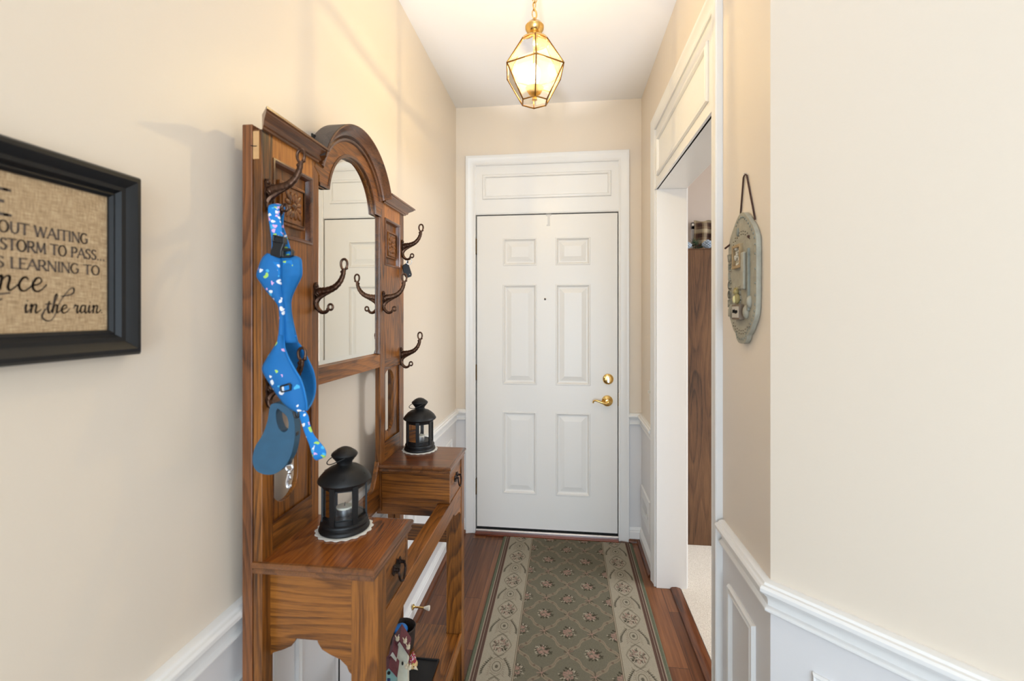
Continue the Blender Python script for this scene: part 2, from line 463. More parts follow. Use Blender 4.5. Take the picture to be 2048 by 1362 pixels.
# wood reducer strip between hardwood and carpet, and the red border board at the front door
struct(MB().sweep([(.565, OPN + .017), (.565, OPF - .017)], [(.020, 0), (.019, .006), (.012, .011), (-.010, .013), (-.030, .008), (-.034, 0)], XY).build('trim_12', M['redwood_y'], smooth=40), 'stained wood reducer strip at the carpet')
struct(MB().box(DX0 + .006, DX1 - .006, 2.885, 2.93, 0, .014).build('trim_13', M['redwood'], bevel=.003), 'red stained board at the door sill')
M['alu'] = mat('aluminium', (196, 196, 198), 0.3, 1.0)
mb = MB().sweep([(DX0 + .006, 0), (DX1 - .006, 0)], [(0, 0), (0, .02), (.006, .027), (.035, .031), (.09, .031), (.09, 0)], lambda u, v, d: (u, 2.915 + v, d))
struct(mb.build('trim_14', M['alu'], smooth=30), 'aluminium door sill')

# ------------------------------------------------------------------ front door
brass = mat('polished_brass', (226, 188, 116), 0.16, 1.0)
M['brass'] = brass
M['oldbrass'] = mat('tarnished_brass', (98, 78, 48), 0.45, 1.0, noise=.3)
def panel_door(x0, x1, z0, z1, rects, yf, th, rings):
    mb = MB()
    xs = sorted({x0, x1} | {r[i] for r in rects for i in (0, 1)}); zs = sorted({z0, z1} | {r[i] for r in rects for i in (2, 3)})
    for i in range(len(xs) - 1):
        for j in range(len(zs) - 1):
            cx, cz = (xs[i] + xs[i + 1]) / 2, (zs[j] + zs[j + 1]) / 2
            if any(r[0] < cx < r[1] and r[2] < cz < r[3] for r in rects): continue
            mb.add([(xs[i], yf, zs[j]), (xs[i + 1], yf, zs[j]), (xs[i + 1], yf, zs[j + 1]), (xs[i], yf, zs[j + 1])], [(0, 1, 2, 3)])
    for a, b, c, d in rects:
        prev = None
        for o, dep in rings:
            cur = [(a + o, yf + dep, c + o), (b - o, yf + dep, c + o), (b - o, yf + dep, d - o), (a + o, yf + dep, d - o)]
            if prev:
                mb.add(prev + cur, [(i, (i + 1) % 4, 4 + (i + 1) % 4, 4 + i) for i in range(4)])
            prev = cur
        mb.add(prev, [(0, 1, 2, 3)])
    mb.add([(x0, yf, z0), (x1, yf, z0), (x1, yf, z1), (x0, yf, z1), (x0, yf + th, z0), (x1, yf + th, z0), (x1, yf + th, z1), (x0, yf + th, z1)],
           [(0, 1, 5, 4), (1, 2, 6, 5), (2, 3, 7, 6), (3, 0, 4, 7), (4, 5, 6, 7)])
    return mb
PAN = [(-.397, -.177, 1.740, 1.918), (-.057, .163, 1.740, 1.918), (-.399, -.177, .970, 1.618), (-.057, .165, .970, 1.618),
       (-.399, -.179, .262, .794), (-.057, .163, .262, .794)]
RING = [(0, 0), (.003, -.004), (.008, -.004), (.013, .006), (.020, .012), (.026, .012), (.030, .010), (.056, .001), (.058, .001)]
DW0, DW1 = DX0 + .011, DX1 - .009
door = struct(panel_door(DW0, DW1, .040, 2.066, PAN, YB + .002, .044, RING).build('door_1', M['door']), 'white six panel front door')
mb = MB()
mb.lathe([(.0001, 0), (.007, 0), (.0075, .003), (.005, .004), (.0048, .002)], (-.124, YB + .002, 1.523), 16, (0, -1, 0), cap=False); mb.build('peephole', M['alu'], door, smooth=30)
rose = MB().lathe([(.0335, 0), (.034, .004), (.031, .009), (.024, .012), (.020, .013), (.0001, .014)], (.274, YB + .002, 1.015), 32, (0, -1, 0), cap=False).build('deadbolt', brass, door, smooth=30)
mb = MB().prism([(-.006, -.021), (.006, -.021), (.008, -.008), (.006, .014), (0, .018), (-.006, .014), (-.008, -.008)], .010, .026, lambda u, v, d: (.274 + u, YB + .002 - d, 1.015 + v))
mb.build('thumb_turn', mat('bright_nickel', (224, 220, 210), .12, 1.0), rose, bevel=.002, smooth=40)
rose = MB().lathe([(.034, 0), (.035, .004), (.032, .010), (.024, .013), (.015, .016), (.013, .030), (.0001, .031)], (.269, YB + .002, .877), 32, (0, -1, 0), cap=False).build('lever_rose', brass, door, smooth=30)
pts = smooth_path([(.272, YB - .034, .872), (.255, YB - .038, .868), (.235, YB - .040, .872), (.210, YB - .040, .881), (.192, YB - .039, .884), (.181, YB - .037, .879), (.179, YB - .036, .868)], 5)
MB().tube(pts, [.011 - .0062 * min(1, i / (len(pts) * .7)) for i in range(len(pts))], 12).ball((.272, YB - .034, .874), .012).build('lever_handle', brass, rose, smooth=True)
for z in (1.868, 1.045, .300):
    mb = MB().box(DW0 - .0085, DW0 - .001, YB - .005, YB + .03, z - .05, z + .05)
    mb.lathe([(.005, -.051), (.005, .051)], (DW0 - .006, YB - .006, z), 10)
    mb.build('hinge', M['oldbrass'], door, smooth=30)
MB().box(DW1 + .002, DW1 + .009, YB - .004, YB + .02, .845, .925).build('strike_plate', M['oldbrass'], door)
MB().box(DW0, DW1, YB + .004, YB + .04, .031, .041).build('door_sweep', M['black'], door)

# ------------------------------------------------------------------ the oak hall tree
OZ, OY, OX = oak('oak_upright_grain', 'z'), oak('oak_long_grain', 'y'), oak('oak_cross_grain', 'x')
OB = oak('oak_burl', 'z', (196, 128, 52), (164, 98, 34), (92, 48, 14), .34, 2.4)
OBEAD = oak('dark_stained_bead', 'y', (120, 72, 40), (84, 46, 22), (44, 22, 10), .28, .4, .5)
OMOLD = oak('stained_moulding', 'y', (132, 80, 38), (98, 56, 24), (50, 25, 11), .28, .5, .5)
ODARK = oak('unfinished_back_wood', 'y', (92, 80, 72), (74, 64, 58), (52, 44, 40), .6, .4, 0)
bronze = mat('antique_bronze', (84, 60, 46), 0.34, 0.85, noise=.45, nscale=120)
bronze_dark = mat('dark_antique_bronze', (46, 34, 30), 0.4, 0.85, noise=.4, nscale=120)
TY = 1.3215                       # centre of the tree along the wall
tree = thing('hall_tree', 'golden oak hall tree with arched mirror, coat hooks, two drawers and open lower shelf', 'hall tree', (-.55, TY, 0))
FX = -.635                        # front face of the back panels
def arc(cy, cz, r, a0, a1, n):
    return [(cy + r * math.sin(math.radians(a0 + (a1 - a0) * i / n)), cz + r * math.cos(math.radians(a0 + (a1 - a0) * i / n))) for i in range(n + 1)]
def side_panel(y0, y1, outer_near):
    a, b = (.036, .030) if outer_near else (.036, .042)      # widths of the two stiles
    MB().box(-.655, FX, y0, y0 + a, 0 if outer_near else .74, 1.82).build('panel_stile', OZ, tree, bevel=.0012)
    MB().box(-.655, FX, y1 - b, y1, .74 if outer_near else 0, 1.82).build('panel_stile', OZ, tree, bevel=.0012)
    ya, yb = y0 + a, y1 - b
    MB().box(-.655, FX - .0008, ya, yb, 1.772, 1.82).build('burl_rail', OB, tree)
    MB().box(-.655, FX - .001, ya, yb, 1.268, 1.603).build('middle_board', OZ, tree)
    MB().box(-.655, FX - .0005, ya, yb, .903, .968).build('lower_rail', OY, tree)
    MB().box(-.655, FX - .0005, ya, yb, 1.236, 1.268).build('cross_rail', OY, tree)
    # board with the upright slot cut through
    cy = y0 + .092; hw = .050; zb, zt = .999 + hw, 1.224 - hw
    slot = arc(cy, zt, hw, -90, 90, 16) + arc(cy, zb, hw, 90, 270, 16)
    MB().prism([(ya - .002, .962), (yb + .002, .962), (yb + .002, 1.24), (ya - .002, 1.24)], -.654, FX - .007, YZ(), [slot]).build('slotted_board', OZ, tree, bevel=.0015)
    MB().sweep([(ya, .968), (yb, .968), (yb, 1.236), (ya, 1.236)], [(0, 0), (.004, 0), (.004, -.002), (0, -.006)], YZ(FX, 1), closed=True).build('slot_bead', OBEAD, tree)
    # recessed carved square under the burl rail
    back = MB().box(-.655, FX - .012, ya, yb, 1.600, 1.774).build('recess_board', OZ, tree)
    MB().sweep([(ya, 1.603), (yb, 1.603), (yb, 1.772), (ya, 1.772)], [(0, -.012), (0, .002), (.004, .003), (.008, .000), (.009, -.006), (.012, -.012)], YZ(FX, 1), closed=True).build('recess_bead', OBEAD, tree, smooth=30)
    cy, cz, h = (ya + yb) / 2 + .003, 1.684, .050
    mb = MB().box(FX - .013, FX - .004, cy - h, cy + h, cz - h, cz + h)
    cv = mb.build('carved_square', OZ, tree, bevel=.002)
    mb = MB().sweep([(cy - h + .006, cz - h + .006), (cy + h - .006, cz - h + .006), (cy + h - .006, cz + h - .006), (cy - h + .006, cz + h - .006)], [(0, -.004), (.002, .0012), (.004, -.004)], YZ(FX, 1), closed=True)
    for k in range(4):
        a = math.radians(45 + 90 * k)
        for da, rr, ln in ((0, .026, .017), (-.5, .022, .012), (.5, .022, .012)):
            rot = Matrix.Rotation(-(a + da * 1.3), 3, 'X')
            mb.ball((FX - .004, cy + rr * math.cos(a + da), cz + rr * math.sin(a + da)), .0045, ln, .006, 10, 6, Matrix.Rotation(a + da, 3, 'X'))
        a2 = math.radians(90 * k)
        mb.tube([(FX - .004, cy + q * math.cos(a2 + .5 * q * 20), cz + q * math.sin(a2 + .5 * q * 20)) for q in (.006, .014, .022, .030)], .0026, 6)
    mb.ball((FX - .003, cy, cz), .006, .008, .008)
    mb.build('carved_leaves', OZ, cv, smooth=True)
side_panel(.895, 1.118, True)
side_panel(1.520, 1.747, False)
for a, b in ((.895, .945), (1.697, 1.747)):
    MB().box(-.681, -.6575, a, b, 0, 1.832).build('rear_post', oak('rear_post_oak', 'z', (140, 84, 42), (104, 60, 30), (58, 32, 16)) if a < 1 else OZ, tree, bevel=.002)
MB().box(-.6548, -.6415, .8938, .8952, 1.757, 1.816).build('split_strip', mat('bare_wood', (206, 160, 108), .6, noise=.15), tree)
mb = MB().tube([(-.660, .894, 1.786), (-.6525, .893, 1.784), (-.646, .894, 1.784)], .0009, 6); mb.build('nail', M['black'], tree)
# cornice pieces
CORN = [(0, 0), (.006, 0), (.007, .004), (.012, .005), (.014, .010), (.015, .013), (.022, .018), (.030, .023), (.031, .026), (.036, .027), (.036, .032), (0, .032)]
def cornice(path):
    mb = MB().sweep(path, CORN, XY)
    mb.v = [(x, y, z + 1.819) for x, y, z in mb.v]
    mb.build('cornice', OMOLD, tree, smooth=30)
mb = MB().sweep([(FX, 1.108), (FX, .895)], [(o, z + 1.819) for o, z in CORN], XY); kc = len(CORN)
mb.v = mb.v[:kc] + [(x, y - abs(x - FX), z) for x, y, z in mb.v[kc:]]
mb.build('cornice', OMOLD, tree, smooth=30)
cornice([(-.655, 1.748), (FX, 1.748), (FX, 1.535)])
# arched crest board
CY, CZ, RI, RO = 1.3195, 1.7435, .1535, .2405
th_i = math.degrees(math.acos((1.765 - CZ) / RI)); th_o = math.degrees(math.acos((1.790 - CZ) / (RO - .008)))
poly = arc(CY, CZ, RI, -th_i, th_i, 40) + [(1.518, 1.765), (1.518, 1.79)] + arc(CY, CZ, RO - .010, th_o - 4, -th_o + 4, 40) + [(1.120, 1.79), (1.120, 1.765)]
MB().prism(poly, -.655, FX + .001, YZ()).build('arched_crest', OY, tree, smooth=30)
tho = math.degrees(math.acos((1.832 - CZ) / RO))
AM = [(-.046, 0), (-.042, .006), (-.036, .007), (-.032, .003), (-.028, .010), (-.020, .013), (-.015, .020), (-.006, .029), (-.003, .033), (0, .033), (0, -.022), (-.046, -.022)]
MB().sweep(arc(CY, CZ, RO, -tho, tho, 48), AM, YZ(FX, 1)).build('arch_moulding', OMOLD, tree, smooth=35)
MB().sweep(arc(CY, CZ, RO + .0012, -tho, tho, 48), [(0, .030), (0, -.024), (-.001, -.024), (-.001, .030)], YZ(FX, 1)).build('arch_back_edge', ODARK, tree, smooth=35)
MB().sweep([(1.165 - .045, 1.765)] + arc(CY, CZ, RI, -th_i, th_i, 40) + [(1.518, 1.765)], [(0, .004), (.007, .003), (.009, -.003), (.009, -.006), (0, -.006)][::-1], YZ(FX, 1)).build('arch_bead', OBEAD, tree, smooth=35)
# mirror with a bevelled border
k = N('mirror_silver'); k.b.inputs['Metallic'].default_value = 1; k.b.inputs['Roughness'].default_value = .012; k.b.inputs['Base Color'].default_value = (.96, .94, .87, 1); M['mirror'] = k.m
MY0, MY1, MZ0 = 1.118, 1.520, 1.286
def mirror_outline(o):
    r = RI + .006 - o; t = math.degrees(math.acos((1.765 - CZ + o) / r))
    return [(MY0 + o, MZ0 + o), (MY1 - .006 - o, MZ0 + o), (MY1 - .006 - o, 1.775 - o)] + arc(CY, CZ, r, t, -t, 40) + [(MY0 + o, 1.775 - o)]
MB().prism(mirror_outline(.018), -.654, -.6445, YZ()).build('mirror_glass', M['mirror'], tree)
A, B = mirror_outline(0), mirror_outline(.018); n = len(A)
MB().add([(-.6475, p[0], p[1]) for p in A] + [(-.6444, p[0], p[1]) for p in B], [(i, (i + 1) % n, n + (i + 1) % n, n + i) for i in range(n)]).build('mirror_bevel', M['mirror'], tree)
MB().box(-.656, -.652, MY0, MY1, MZ0, 1.90).build('mirror_back', M['black'], tree)
MB().box(-.655, FX - .002, MY0, 1.520, 1.243, 1.288).build('mirror_rail', OY, tree, bevel=.0015)
MB().box(-.648, FX - .001, 1.511, 1.520, 1.288, 1.766).build('mirror_bead', OBEAD, tree, bevel=.002)
# low back board between the boxes with curved ends
cv = [(1.122 + .055 * t, .915 - .085 * math.sin(t * math.pi / 2)) for t in [i / 8 for i in range(9)]]
poly = [(1.118, .75), (1.118, .915)] + cv + [(2 * 1.319 - y, z) for y, z in reversed(cv)] + [(1.52, .915), (1.52, .75)]
MB().prism(poly, -.656, -.640, YZ()).build('back_board', OY, tree, bevel=.002)
# drawer boxes
def lid(y0, y1):
    prof = [(0, 0), (0, .004), (-.003, .009), (.001, .011), (.004, .014), (.004, .019), (.001, .023), (-.004, .024)]
    mb = MB(); loop = []
    x0, x1 = -.655, -.388
    for o, h in prof:
        loop.append([(x0, y0 - o, .881 + h), (x1 + o, y0 - o, .881 + h), (x1 + o, y1 + o, .881 + h), (x0, y1 + o, .881 + h)])
    for a, b in zip(loop, loop[1:]): mb.add(a + b, [(i, (i + 1) % 4, 4 + (i + 1) % 4, 4 + i) for i in range(4)])
    mb.add(loop[0], [(3, 2, 1, 0)]); mb.cur = 1; mb.add(loop[-1], [(0, 1, 2, 3)])
    return mb.build('box_lid', [OMOLD, oak('lid_oak', 'y', (160, 92, 36), (122, 64, 22), (60, 28, 8), .26, 1.0, .3) if y0 < 1 else oak('dark_lid_oak', 'x', (128, 72, 34), (96, 50, 20), (50, 24, 9), .28, .8, .3)], tree, smooth=30)
lid(.892, 1.126); lid(1.517, 1.752)
for y0, y1, o0 in ((.922, 1.112, True), (1.532, 1.722, False)):
    for ya, xe in (((y0, y0 + .014), -.434 if o0 else -.393), ((y1 - .014, y1), -.393 if o0 else -.434)):
        sb = MB().box(-.655, xe, ya[0], ya[1], .7735, .882) if xe > -.4 else MB().box(-.655, xe, ya[0], ya[1], .728, .882)
        if xe > -.4: sb.box(-.655, -.436, ya[0], ya[1], .728, .7733)
        sb.build('box_side', OX, tree, bevel=.001)
    MB().box(-.655, -.434, y0 + .0145, y1 - .0145, .738, .748).build('box_bottom', OX, tree)
    dy0, dy1 = (y0 + .044, y1 - .016) if o0 else (y0 + .016, y1 - .024)
    d = MB().box(-.436, -.3935, dy0, dy1, .7745, .877).build('drawer', OY, tree, bevel=.0015)
    cy = (dy0 + dy1) / 2 + .004
    mb = MB()
    for s in (-1, 1):
        mb.lathe([(.007, 0), (.0075, .002), (.004, .005), (.0035, .012), (.005, .014), (.0001, .016)], (-.3935, cy + s * .018, .836), 12, (1, 0, 0), cap=False)
    mb.prism([(-.030, .0), (-.022, .012), (-.008, .010), (0, .018), (.008, .010), (.022, .012), (.030, 0), (.020, -.012), (.008, -.010), (0, -.018), (-.008, -.010), (-.020, -.012)], 0, .002, lambda u, v, dd: (-.3935 + dd, cy + u, .834 + v))
    mb.tube(smooth_path([(-.381, cy - .018, .836), (-.379, cy - .020, .822), (-.378, cy - .012, .808), (-.377, cy, .803), (-.378, cy + .012, .808), (-.379, cy + .020, .822), (-.381, cy + .018, .836)], 4), .0028, 8)
    mb.build('drawer_pull', bronze_dark, d, smooth=35)
# legs, rail, brackets
for a, b in ((.918, .964), (1.700, 1.746)):
    MB().box(-.449, -.3895, a, b, 0, .8815).build('leg', OZ, tree, bevel=.0015)
MB().box(-.434, -.3915, .964, 1.700, .713, .7725).build('front_rail', OY, tree, bevel=.0015)
def bracket_curve(w, h):
    """ogee bracket hanging below a rail: (distance from the leg, drop)"""
    return [(0, 0), (w, 0), (w - .002, -.10 * h), (w * .86, -.30 * h), (w * .62, -.44 * h), (w * .34, -.56 * h), (w * .16, -.74 * h), (w * .10, -.90 * h), (0, -h)]
for s, yl in ((1, .964), (-1, 1.700)):
    MB().prism([(yl + s * u, .714 + v) for u, v in bracket_curve(.11, .046)], -.418, -.392, YZ()).build('front_bracket', OY, tree, bevel=.0012)
for yy in (.924, 1.724):
    MB().prism([(-.655 + u, .729 + v) for u, v in bracket_curve(.078, .066)], yy, yy + .016, lambda u, v, d: (u, d, v)).build('side_bracket', OX, tree, bevel=.0012)
    MB().prism([(-.449 - u, .729 + v) for u, v in bracket_curve(.080, .070)], yy, yy + .016, lambda u, v, d: (u, d, v)).build('side_bracket', OX, tree, bevel=.0012)
    MB().box(-.656, -.449, yy, yy + .016, .542, .603).build('side_stretcher', OX, tree, bevel=.0015)
# shelf with a raised lip
MB().prism([(-.656, .925), (-.449, .925), (-.449, .966), (-.398, .966), (-.398, 1.698), (-.449, 1.698), (-.449, 1.742), (-.656, 1.742)], .188, .208, XY).build('shelf', OY, tree, bevel=.001)
MB().box(-.398, -.388, .966, 1.698, .175, .214).build('shelf_lip', OY, tree, bevel=.0025)
MB().box(-.425, -.408, .964, 1.700, .09, .19).build('shelf_apron', OY, tree, bevel=.001)
# coat hooks
def hook_mesh(dark):
    mb = MB()
    prof = [(-.0, .036), (.007, .033), (.011, .026), (.008, .018), (.011, .008), (.009, -.006), (.011, -.018), (.008, -.026), (.004, -.034)]
    poly = prof + [(-u, v) for u, v in reversed(prof)][:-1]
    mb.prism(poly, 0, .004, lambda u, v, d: (d, u, v))
    mb.ball((.004, 0, .028), .004, .006, .006).ball((.004, 0, -.026), .004, .006, .006)
    up = smooth_path([(.002, 0, .006), (.012, 0, .012), (.032, 0, .015), (.052, 0, .023), (.067, 0, .038), (.075, 0, .056), (.077, 0, .070)], 6)
    n = len(up); mb.tube(up, [(.0115 - .0062 * (i / (n - 1))) * (1 + .07 * math.sin(i * 2.1)) for i in range(n)], 10, flat=.72)
    web = smooth_path([(.002, 0, -.014), (.010, 0, -.004), (.024, 0, .004), (.042, 0, .012)], 4)
    mb.tube(web, [.008 - .0045 * i / (len(web) - 1) for i in range(len(web))], 8)
    loop = [(.0775 + .0085 * math.sin(a), 0, .083 - .0155 * math.cos(a) * (1.0 if math.cos(a) > 0 else .75)) for a in [2 * math.pi * i / 18 for i in range(18)]]
    mb.tube(loop, .0032, 8, closed=True)
    mb.ball((.084, 0, .071), .004).ball((.072, 0, .062), .0045)
    lo = smooth_path([(.002, 0, -.018), (.006, 0, -.030), (.016, 0, -.040), (.026, 0, -.041), (.034, 0, -.036)], 5)
    mb.tube(lo, [.0078 - .0026 * i / (len(lo) - 1) for i in range(len(lo))], 10, flat=.8)
    mb.tube([(.041 + .0065 * math.sin(a), 0, -.0275 - .0075 * math.cos(a)) for a in [2 * math.pi * i / 14 for i in range(14)]], .0030, 8, closed=True)
    mb.ball((.034, 0, -.033), .0045)
    return mb
HZ = (1.684, 1.474, 1.262)
hooks = [(.911, HZ[0]), (1.102, HZ[1]), (.915, HZ[2]), (1.728, HZ[0]), (1.541, HZ[1]), (1.715, HZ[2])]
first = None
for y, z in hooks:
    if first is None:
        mb = hook_mesh(False); mb.v = [(p[0] + FX, p[1] + y, p[2] + z) for p in mb.v]
        first = mb.build('hook', bronze, tree, smooth=40); h0 = (y, z)
        bpy.context.view_layer.update()
    else:
        c = first.copy(); COL.objects.link(c); c.location = (first.location.x, y - h0[0], z - h0[1])

# ------------------------------------------------------------------ brass pendant lantern
def lantern_glass():
    k = N('bevelled_clear_glass')
    t = k.n('ShaderNodeBsdfTransparent'); t.inputs[0].default_value = (.98, .95, .88, 1)
    tr = k.n('ShaderNodeBsdfTranslucent'); tr.inputs[0].default_value = (1, .95, .84, 1)
    g = k.n('ShaderNodeBsdfGlossy'); g.inputs['Roughness'].default_value = .03
    m1 = k.n('ShaderNodeMixShader'); m1.inputs[0].default_value = .06; k.l(t.outputs[0], m1.inputs[1]); k.l(tr.outputs[0], m1.inputs[2])
    fr = k.n('ShaderNodeFresnel'); fr.inputs[0].default_value = 1.45
    m2 = k.n('ShaderNodeMixShader'); k.l(fr.outputs[0], m2.inputs[0]); k.l(m1.outputs[0], m2.inputs[1]); k.l(g.outputs[0], m2.inputs[2])
    k.l(m2.outputs[0], k.out.inputs['Surface']); return k.m
def edge_glass():
    k = N('ground_bevel_glass')
    t = k.n('ShaderNodeBsdfTransparent'); t.inputs[0].default_value = (1, .98, .94, 1)
    tr = k.n('ShaderNodeBsdfTranslucent'); tr.inputs[0].default_value = (1, .92, .76, 1)
    m1 = k.n('ShaderNodeMixShader'); m1.inputs[0].default_value = .04; k.l(t.outputs[0], m1.inputs[1]); k.l(tr.outputs[0], m1.inputs[2])
    k.l(m1.outputs[0], k.out.inputs['Surface']); return k.m
def clear_glass():
    k = N('thin_clear_glass')
    t = k.n('ShaderNodeBsdfTransparent'); t.inputs[0].default_value = (.95, .96, .96, 1)
    g = k.n('ShaderNodeBsdfGlossy'); g.inputs['Roughness'].default_value = .02
    fr = k.n('ShaderNodeFresnel'); fr.inputs[0].default_value = 1.5
    m2 = k.n('ShaderNodeMixShader'); k.l(fr.outputs[0], m2.inputs[0]); k.l(t.outputs[0], m2.inputs[1]); k.l(g.outputs[0], m2.inputs[2])
    k.l(m2.outputs[0], k.out.inputs['Surface']); return k.m
def emit(name, c, s):
    k = N(name); k.b.inputs['Base Color'].default_value = c; k.b.inputs['Emission Color'].default_value = c; k.b.inputs['Emission Strength'].default_value = s; return k.m
LGL, LED, CGL = lantern_glass(), edge_glass(), clear_glass()
LX, LY = -.107, 1.636
pend = thing('pendant_lantern', 'lit brass and glass hexagonal lantern hanging on a chain from the ceiling', 'pendant light', (LX, LY, 2.19))
came = mat('lantern_brass', (150, 108, 52), .4, 1.0)
def hexr(r, z, off=0): return [Vector((LX + r * math.sin(YAW * -1 + math.pi + k * math.pi / 3 + off), LY + r * math.cos(YAW * -1 + math.pi + k * math.pi / 3 + off), z)) for k in range(6)]
HT, HM, HB = hexr(.050, 2.407), hexr(.114, 2.302), hexr(.049, 2.190)
mb = MB()
for k in range(6):
    j = (k + 1) % 6
    for a, b in ((HT[k], HM[k]), (HM[k], HB[k]), (HT[k], HT[j]), (HM[k], HM[j]), (HB[k], HB[j])):
        mb.tube([a, b], .0026, 6)
    for h in (HT, HM, HB): mb.ball(h[k], .0028, seg=8, rings=6)
mb.build('came_frame', came, pend, smooth=True)
def pane(q, name='pane'):
    c = sum(q, Vector()) / len(q)
    inner = [c + (p - c) * .76 for p in q]; m = len(q)
    mb = MB(); mb.add(inner, [tuple(range(m))]); mb.cur = 1
    mb.add(list(q) + inner, [(i, (i + 1) % m, m + (i + 1) % m, m + i) for i in range(m)])
    return mb.build(name, [LGL, LED], pend)
for k in range(6):
    j = (k + 1) % 6
    pane([HT[k], HT[j], HM[j], HM[k]]); pane([HM[k], HM[j], HB[j], HB[k]])
pane(HB, 'bottom_pane')
mb = MB().lathe([(.052, 2.404), (.050, 2.412), (.034, 2.424), (.022, 2.430), (.020, 2.436), (.026, 2.441), (.033, 2.452), (.034, 2.462), (.026, 2.473), (.014, 2.480), (.008, 2.486), (.007, 2.492), (.0001, 2.493)], (LX, LY, 0), 32, cap=False)
mb.build('cap', brass, pend, smooth=40)
mb = MB()
z = 2.490; kk = 0
while z < 2.752:
    ang = (kk % 2) * math.pi / 2 + .5
    L, w = .034, .0095
    pts = [(LX + w * math.cos(t) * math.cos(ang), LY + w * math.cos(t) * math.sin(ang), z + L / 2 + L / 2 * math.sin(t)) for t in [2 * math.pi * i / 16 for i in range(16)]]
    mb.tube(pts, .0019, 6, closed=True); z += .029; kk += 1
mb.build('chain', brass, pend, smooth=True)
MB().tube([(LX + .006 * math.sin(t * 4), LY + .006 * math.cos(t * 4), 2.485 + .285 * t / 6) for t in [i * .15 for i in range(41)]], .0024, 6).build('cord', mat('gold_cord', (214, 160, 84), .5), pend, smooth=True)
MB().lathe([(.0001, 2.75), (.02, 2.752), (.045, 2.762), (.058, 2.772), (.060, 2.780)], (LX, LY, 0), 32, cap=False).build('canopy', brass, pend, smooth=40)
cup = mat('gilt_candle_cup', (206, 158, 70), .35, 1.0, bump=.4, bscale=300)
MB().lathe([(.0001, 2.196), (.010, 2.198), (.007, 2.208), (.012, 2.214), (.020, 2.219), (.031, 2.238), (.033, 2.241), (.028, 2.240), (.012, 2.226), (.011, 2.245), (.0001, 2.246)], (LX, LY, 0), 24, cap=False).build('candle_cup', cup, pend, smooth=40)
k = N('warm_clear_bulb'); e_ = k.n('ShaderNodeEmission'); e_.inputs[0].default_value = (1.0, .84, .58, 1); e_.inputs[1].default_value = 18.0
t_ = k.n('ShaderNodeBsdfTransparent'); m_ = k.n('ShaderNodeMixShader'); m_.inputs[0].default_value = .3
k.l(t_.outputs[0], m_.inputs[1]); k.l(e_.outputs[0], m_.inputs[2]); k.l(m_.outputs[0], k.out.inputs['Surface']); bulb = k.m
MB().lathe([(.0001, 2.245), (.010, 2.246), (.013, 2.258), (.020, 2.276), (.0225, 2.292), (.019, 2.308), (.010, 2.322), (.0001, 2.332)], (LX, LY, 0), 24, cap=False).build('bulb', bulb, pend, smooth=True)
pl = bpy.data.lights.new('pendant_bulb_light', 'POINT'); pl.energy = 12; pl.color = (1.0, .77, .38); pl.shadow_soft_size = .006
po = bpy.data.objects.new('pendant_bulb_light', pl); COL.objects.link(po); po.location = (LX, LY, 2.292)

